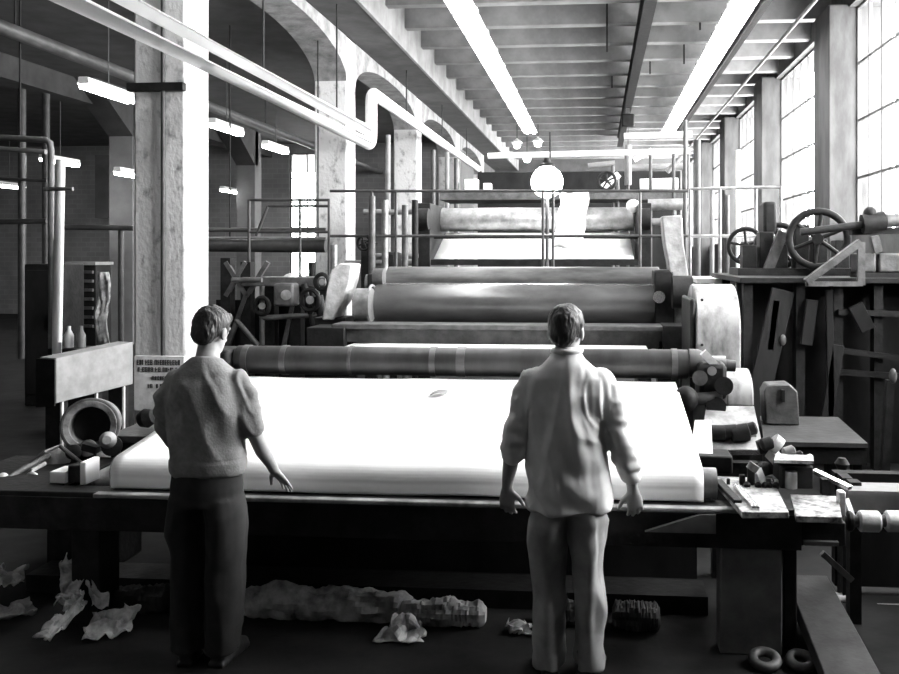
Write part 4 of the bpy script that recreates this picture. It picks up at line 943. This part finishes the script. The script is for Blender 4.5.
def hand(mb, wrist, d, nrm, thumb, curl, spread=.06):
    """d: finger direction, nrm: palm side, thumb: thumb side"""
    w = V(wrist); d = V(d).normalized(); nrm = (V(nrm) - d * V(nrm).dot(d)).normalized(); s = (V(thumb) - d * V(thumb).dot(d)); s = (s - nrm * s.dot(nrm)).normalized()
    mb.loft([(w - d * .01, .026, .02), (w + d * .02, .033, .019), (w + d * .055, .041, .017), (w + d * .085, .042, .014), (w + d * .098, .036, .010)], 18, s)
    for off, L, ang, rr in ((.031, .072, 1, .0088), (.0105, .080, .3, .0092), (-.0105, .074, -.4, .0088), (-.030, .058, -1.1, .008)):
        p = w + d * (.082 - abs(off) * .2) + s * off; dd = (d + s * spread * ang).normalized(); pts = [(p - dd * .015, rr)]
        a_ = curl * .5
        for fr, ex in ((.46, 1.0), (.30, 1.0), (.24, .7)):
            e = (dd * math.cos(a_) + nrm * math.sin(a_)).normalized(); pts.append((p, rr)); p = p + e * L * fr; a_ += curl * ex
        pts.append((p, rr * .85)); limb(mb, pts, 1., s)
    p = w + d * .025 + s * .028 + nrm * .004; e = (d * .62 + s * .72 + nrm * .25).normalized(); e2 = (d * .85 + s * .35 + nrm * .4).normalized()
    limb(mb, [(p - e * .012, .014), (p + e * .035, .0125), (p + e * .035 + e2 * .03, .0105), (p + e * .035 + e2 * .052, .009)], 1., nrm)

def head(mb, c, yaw, pitch=0.):
    c = V(c); R = Matrix.Rotation(yaw, 3, 'Z') @ Matrix.Rotation(pitch, 3, 'X')
    tmp = MB()
    tmp.ball((0, -.008, .02), .076, .096, .098, 28, 18)         # skull
    tmp.loft([((0, .045, -.115), .018, .012), ((0, .036, -.095), .045, .04), ((0, .02, -.06), .06, .062), ((0, .008, -.01), .068, .078)], 20)   # jaw and face
    tmp.loft([((0, .092, .018), .010, .008), ((0, .104, -.005), .012, .012), ((0, .112, -.024), .016, .014), ((0, .095, -.034), .012, .008)], 10)  # nose
    for sx in (-1, 1):
        tmp.ball((sx * .031, .078, .012), .014, .010, .011, 10, 8)  # eyes
        tmp.loft([((sx * .016, .088, .030), .006, .006), ((sx * .034, .085, .034), .007, .007), ((sx * .05, .070, .030), .006, .006)], 8, V((0, 0, 1)))  # brow
        tmp.ball((sx * .080, -.012, -.012), .010, .020, .034, 12, 10)  # ear
    tmp.loft([((-.024, .086, -.060), .005, .005), ((0, .094, -.058), .008, .007), ((.024, .086, -.060), .005, .005)], 8, V((0, 0, 1)))      # lips
    for v in tmp.bm.verts: v.co = c + R @ v.co
    me = bpy.data.meshes.new('t'); tmp.bm.to_mesh(me); tmp.bm.free(); mb.bm.from_mesh(me); bpy.data.meshes.remove(me)
    return R

def hairdo(name, m, parent, c, R, seed, lab):
    mb = MB()
    mb.ball((0, -.014, .034), .084, .098, .096, 28, 18)
    mb.ball((0, -.062, -.012), .066, .050, .068, 24, 16)
    mb.ball((0, .062, .082), .058, .042, .030, 20, 12)
    for sx in (-1, 1): mb.ball((sx * .058, -.01, .04), .026, .06, .06, 16, 12)
    for v in mb.bm.verts: v.co = V(c) + R @ v.co
    return bake(mb, name, m, parent, .006, 3, lambda q: .0045 * noise.noise(V((q.x * 28 + seed, q.y * 28, q.z * 20))) + .003 * noise.noise(V((q.x * 90 + seed, q.y * 90, q.z * 45))), lab)

def shoe(parent, x, y, yaw, m='shoe'):
    mb = MB(); R = Matrix.Rotation(yaw, 3, 'Z')
    mb.loft([((0, -.09, .045), .030, .040), ((0, -.075, .045), .036, .045), ((0, 0, .05), .040, .048), ((0, .08, .040), .046, .038), ((0, .14, .03), .043, .028), ((0, .18, .025), .026, .020)], 16)
    mb.loft([((0, -.02, .03), .040, .05), ((0, -.03, .13), .046, .055)], 16)
    mb.box(-.042, .042, -.095, .17, 0, .022)
    for v in mb.bm.verts: v.co = R @ v.co + V((x, y, 0)); 
    return bake(mb, 'shoe', m, parent, .007, 3)

def trousers(parent, m, waist, legs, seed, amp, lab=None):
    mb = MB(); mb.loft(waist, 26)
    for rings in legs: mb.loft(rings, 22)
    def d(q):
        top = max(0, min(1, (.80 - q.z) / .08))
        f = noise.noise(V((q.x * 16 + seed, q.y * 10, q.z * 3.2))) * amp + noise.noise(V((q.x * 9, q.y * 9 + seed, q.z * 11))) * amp * .55
        low = max(0, .35 - q.z); f += .7 * amp * ridge(V((q.x * 6 + seed, q.y * 5, q.z * 2.2 + q.x * 2))) * min(1, max(0, q.z) * 3); return top * f - (1 - top) * .006 + low * amp * 1.4 * noise.noise(V((q.x * 6, q.y * 6 + seed, q.z * 24)))
    return bake(mb, 'trousers', m, parent, .0095, 4, d, lab)

# --- left man, dark trousers and grey jumper
LM = P(207, 400, 4.19); lm = thing('person', (LM.x, 4.19, 0), 'person in grey jumper and dark trousers seen from behind, hand on the table', 'person')
hc = V((.004, .045, 1.582))
wr = V((.262, .19, .880)); wl_ = V((-.20, .21, .86))
mb = MB()
Rl = head(mb, hc, math.radians(-12), math.radians(-16))
mb.loft([((0, -.01, 1.38), .075, .07), ((0, .0, 1.44), .060, .058), ((0, .018, 1.49), .054, .056), ((.002, .03, 1.55), .052, .058)], 20)
mb.loft([((0, 0, .80), .14, .10), ((0, 0, .92), .155, .11), ((0, 0, 1.05), .14, .10), ((0, 0, 1.2), .165, .11), ((0, 0, 1.33), .16, .10), ((0, 0, 1.41), .09, .07)], 24)
limb(mb, [((.145, -.005, 1.345), .045), ((.206, -.006, 1.2), .038), ((.228, -.006, 1.12), .037), ((.246, .075, 1.0), .036), ((.258, .155, .92), .028), (wr, .026)])
limb(mb, [((-.145, -.005, 1.345), .045), ((-.198, .0, 1.2), .038), ((-.203, .03, 1.11), .036), ((-.20, .15, .97), .036), ((-.20, .185, .90), .028), (wl_, .026)])
hand(mb, wr, (.36, .50, -.72), (-.15, -.2, -.9), (-.8, .45, .0), .12, .20)
hand(mb, wl_, (.05, .75, -.42), (0, -.4, -.9), (1, .1, 0), .22, .12)
for sx in (-1, 1): limb(mb, [((sx * .085, 0, .84), .085), ((sx * .085, .01, .48), .055), ((sx * .085, 0, .12), .042), ((sx * .085, .03, .05), .036)])
bake(mb, 'body', 'skin', lm, .0055, 3)
hairdo('hair', 'hair', lm, hc, Rl, 3, 'short dark hair')
mb = MB()
mb.loft([((0, 0, .905), .170, .122), ((0, 0, .925), .180, .130), ((0, 0, .96), .183, .134), ((0, 0, 1.06), .184, .134), ((0, -.004, 1.18), .192, .136), ((0, -.012, 1.28), .196, .134), ((0, -.014, 1.345), .182, .122), ((0, -.012, 1.395), .148, .106), ((0, -.006, 1.435), .100, .085), ((0, 0, 1.462), .070, .070)], 30)
limb(mb, [((.15, -.006, 1.348), .066), ((.188, -.004, 1.28), .066), ((.215, -.008, 1.19), .061), ((.232, -.006, 1.12), .060)])
limb(mb, [((-.15, -.006, 1.348), .066), ((-.185, -.004, 1.28), .066), ((-.20, .0, 1.2), .062), ((-.205, .02, 1.12), .060), ((-.203, .08, 1.04), .054)])
def jd(q):
    w = noise.noise(V((q.x * 4, q.y * 4, q.z * 4 + 7))) * .35
    f = .008 * ridge(V(((q.x + q.z * .35) * 7 + w, q.y * 3, q.z * 1.7 + w * 2))) + .022 * noise.noise(V(((q.x + q.z * .22) * 11 + w, q.y * 5, q.z * 1.6 + 4 + w))) + .010 * noise.noise(V((q.x * 10 + 2, q.y * 8, (q.z - q.x * .5) * 10 + w)))
    if q.z > 1.38: f *= max(0, (1.46 - q.z) / .08)
    if q.z < .985: f = f * .6 + .004
    if .978 < q.z < .990: f -= .004
    return f
bake(mb, 'jumper', 'jumper', lm, .0085, 4, jd)
trousers(lm, 'darktrouser', [((0, 0, .97), .160, .115), ((0, 0, .93), .172, .125), ((0, 0, .84), .183, .140), ((0, 0, .76), .172, .14)],
         [[((-.088, 0, .80), .095, .13), ((-.092, .0, .62), .094, .118), ((-.092, .012, .45), .088, .105), ((-.088, 0, .25), .084, .10), ((-.086, 0, .06), .082, .105)],
          [((.088, 0, .80), .095, .13), ((.090, .0, .62), .094, .118), ((.088, .012, .45), .088, .105), ((.084, 0, .25), .084, .10), ((.082, 0, .06), .080, .105)]], 2, .013)
shoe(lm, -.088, .02, .12); shoe(lm, .084, .02, -.12)

# --- right man, pale shirt and trousers
RM = P(567, 400, 4.2); rm = thing('person', (RM.x, 4.2, 0), 'person in pale loose shirt and light trousers seen from behind, arms at sides', 'person')
hc = V((-.004, .03, 1.600))
wl_ = V((-.286, .07, .845)); wr = V((.306, .07, .85))
mb = MB()
Rr = head(mb, hc, math.radians(-14), math.radians(-4))
mb.loft([((0, -.01, 1.40), .08, .07), ((0, -.006, 1.46), .062, .06), ((0, .008, 1.51), .056, .058), ((0, .02, 1.56), .054, .058)], 20)
mb.loft([((0, 0, .80), .14, .10), ((0, 0, .92), .155, .11), ((0, 0, 1.05), .14, .10), ((0, 0, 1.2), .165, .11), ((0, 0, 1.35), .165, .10), ((0, 0, 1.43), .09, .07)], 24)
limb(mb, [((-.15, -.005, 1.37), .045), ((-.222, -.02, 1.2), .047), ((-.247, -.02, 1.08), .042), ((-.268, .03, .97), .038), ((-.284, .06, .88), .028), (wl_, .026)])
limb(mb, [((.15, -.005, 1.37), .045), ((.226, -.02, 1.2), .047), ((.255, -.02, 1.08), .042), ((.285, .05, .97), .038), ((.302, .055, .89), .028), (wr, .026)])
hand(mb, wl_, (-.04, .20, -.95), (.25, .9, .1), (.9, -.2, .2), .40, .10)
hand(mb, wr, (.16, .20, -.95), (-.25, .9, .1), (-.9, -.2, .2), .40, .10)
for sx in (-1, 1): limb(mb, [((sx * .09, 0, .84), .088), ((sx * .088, .01, .48), .057), ((sx * .082, 0, .12), .043), ((sx * .082, .03, .05), .036)])
bake(mb, 'body', 'skin', rm, .0055, 3)
hairdo('hair', 'greyhair', rm, hc, Rr, 8, 'greying dark hair')
mb = MB()
mb.loft([((.002, -.002, .772), .185, .130), ((.002, -.002, .782), .200, .148), ((.002, -.004, .86), .198, .150), ((0, -.006, .98), .190, .146), ((0, -.006, 1.1), .186, .142), ((0, -.010, 1.22), .190, .140), ((0, -.014, 1.32), .192, .130), ((0, -.014, 1.385), .172, .112), ((0, -.010, 1.435), .128, .092), ((0, -.004, 1.475), .082, .074), ((0, 0, 1.512), .064, .066), ((0, .002, 1.525), .058, .06)], 30)
limb(mb, [((-.155, -.006, 1.375), .064), ((-.19, -.008, 1.30), .066), ((-.222, -.02, 1.18), .060), ((-.24, -.022, 1.11), .060), ((-.247, -.016, 1.07), .064), ((-.252, -.004, 1.035), .060)])
limb(mb, [((.155, -.006, 1.375), .064), ((.19, -.008, 1.30), .066), ((.226, -.02, 1.18), .060), ((.252, -.022, 1.08), .060), ((.272, .015, 1.00), .060), ((.290, .06, .935), .056)])
def sd(q):
    a_ = abs(q.x)
    f = .0
    w = noise.noise(V((q.x * 3, q.y * 3, q.z * 3 + 1)))
    body = max(0, min(1, (.225 - a_) / .03)) * max(0, min(1, (1.50 - q.z) / .16))
    k = .55 + 1.1 * max(0, 1.5 - q.z); t = q.x / k     # long drapes fanning down from the collar
    f += body * (.024 * noise.noise(V((t * 10 + 3 + w * .8, q.y * 2, q.z * 1.3 + w))) + .010 * noise.noise(V((t * 22 + w, q.y * 3, q.z * 3 + 9))))
    f += body * .006 * ridge(V((t * 6 + w * .8, q.y * 2, q.z * 1.4 + 5 + w * 2))) + body * max(0, 1.2 - q.z) * .022 * ridge(V((q.x * 5 + 2, q.y * 3, (q.z + q.x * 1.1) * 5)))
    f += body * max(0, 1.15 - q.z) * .03 * noise.noise(V((q.x * 8, q.y * 5, (q.z + q.x * .8) * 9)))
    f += .010 * noise.noise(V((q.x * 9, q.y * 9, q.z * 11 + 2))) + (.012 * noise.noise(V((q.x * 12, q.y * 12, q.z * 26))) if a_ > .2 else 0)
    return f
shirt = bake(mb, 'shirt', 'shirt', rm, .0075, 3, sd)
mb = MB(); mb.tube(arc((0, .002, 1.510), .066, 0, 2 * PI * .985, 30, (1, 0, 0), (0, 1, 0)), .014, 8)
bake(mb, 'collar', 'shirt', shirt, .006, 2)
trousers(rm, 'trouser', [((0, 0, .95), .145, .105), ((0, 0, .90), .155, .112), ((0, 0, .83), .172, .128), ((0, 0, .765), .178, .136)],
         [[((-.084, 0, .80), .088, .126), ((-.090, .0, .64), .084, .116), ((-.090, .012, .46), .074, .098), ((-.086, 0, .25), .070, .090), ((-.084, 0, .045), .072, .10)],
          [((.084, 0, .80), .088, .126), ((.094, .0, .64), .084, .116), ((.100, .012, .46), .073, .098), ((.102, 0, .25), .070, .090), ((.100, 0, .045), .072, .10)]], 6, .016)
shoe(rm, -.084, .02, .15); shoe(rm, .098, .02, -.3)

# ------------------------------------------------------------------ camera, light
cam = bpy.data.cameras.new('camera'); co = bpy.data.objects.new('camera', cam); C.objects.link(co)
cam.sensor_width = 36; cam.lens = 36 * F / 899; cam.clip_start = .05; cam.clip_end = 200
cam.shift_x = (449.5 - CX) / 899; cam.shift_y = -(337 - CY) / 899
co.location = (0, 0, CAMZ); co.rotation_euler = (PI / 2, 0, PSI)
sc = bpy.context.scene; sc.camera = co
w = bpy.data.worlds.new('overcast sky'); sc.world = w; w.use_nodes = True
bg = w.node_tree.nodes['Background']; bg.inputs[0].default_value = (1, 1, 1, 1); bg.inputs[1].default_value = 20
for p, q in zip(edges, edges[1:]):
    l = bpy.data.lights.new('window_portal', 'AREA'); l.shape = 'RECTANGLE'; l.size = 3.5; l.size_y = q - p - .95
    l.cycles.is_portal = True
    lo_ = bpy.data.objects.new('window_portal', l); C.objects.link(lo_); lo_.location = (4.1, (p + .95 + q) / 2, 4.0); lo_.rotation_euler = (0, PI / 2, 0)
sc.cycles.use_denoising = True
sc.cycles.max_bounces = 8; sc.cycles.diffuse_bounces = 5; sc.cycles.glossy_bounces = 4; sc.cycles.transparent_max_bounces = 8
sc.cycles.sample_clamp_indirect = 8
sc.view_settings.view_transform = 'Standard'; sc.view_settings.look = 'None'; sc.view_settings.gamma = 1; sc.view_settings.exposure = 1.12
sc.view_settings.use_curve_mapping = False
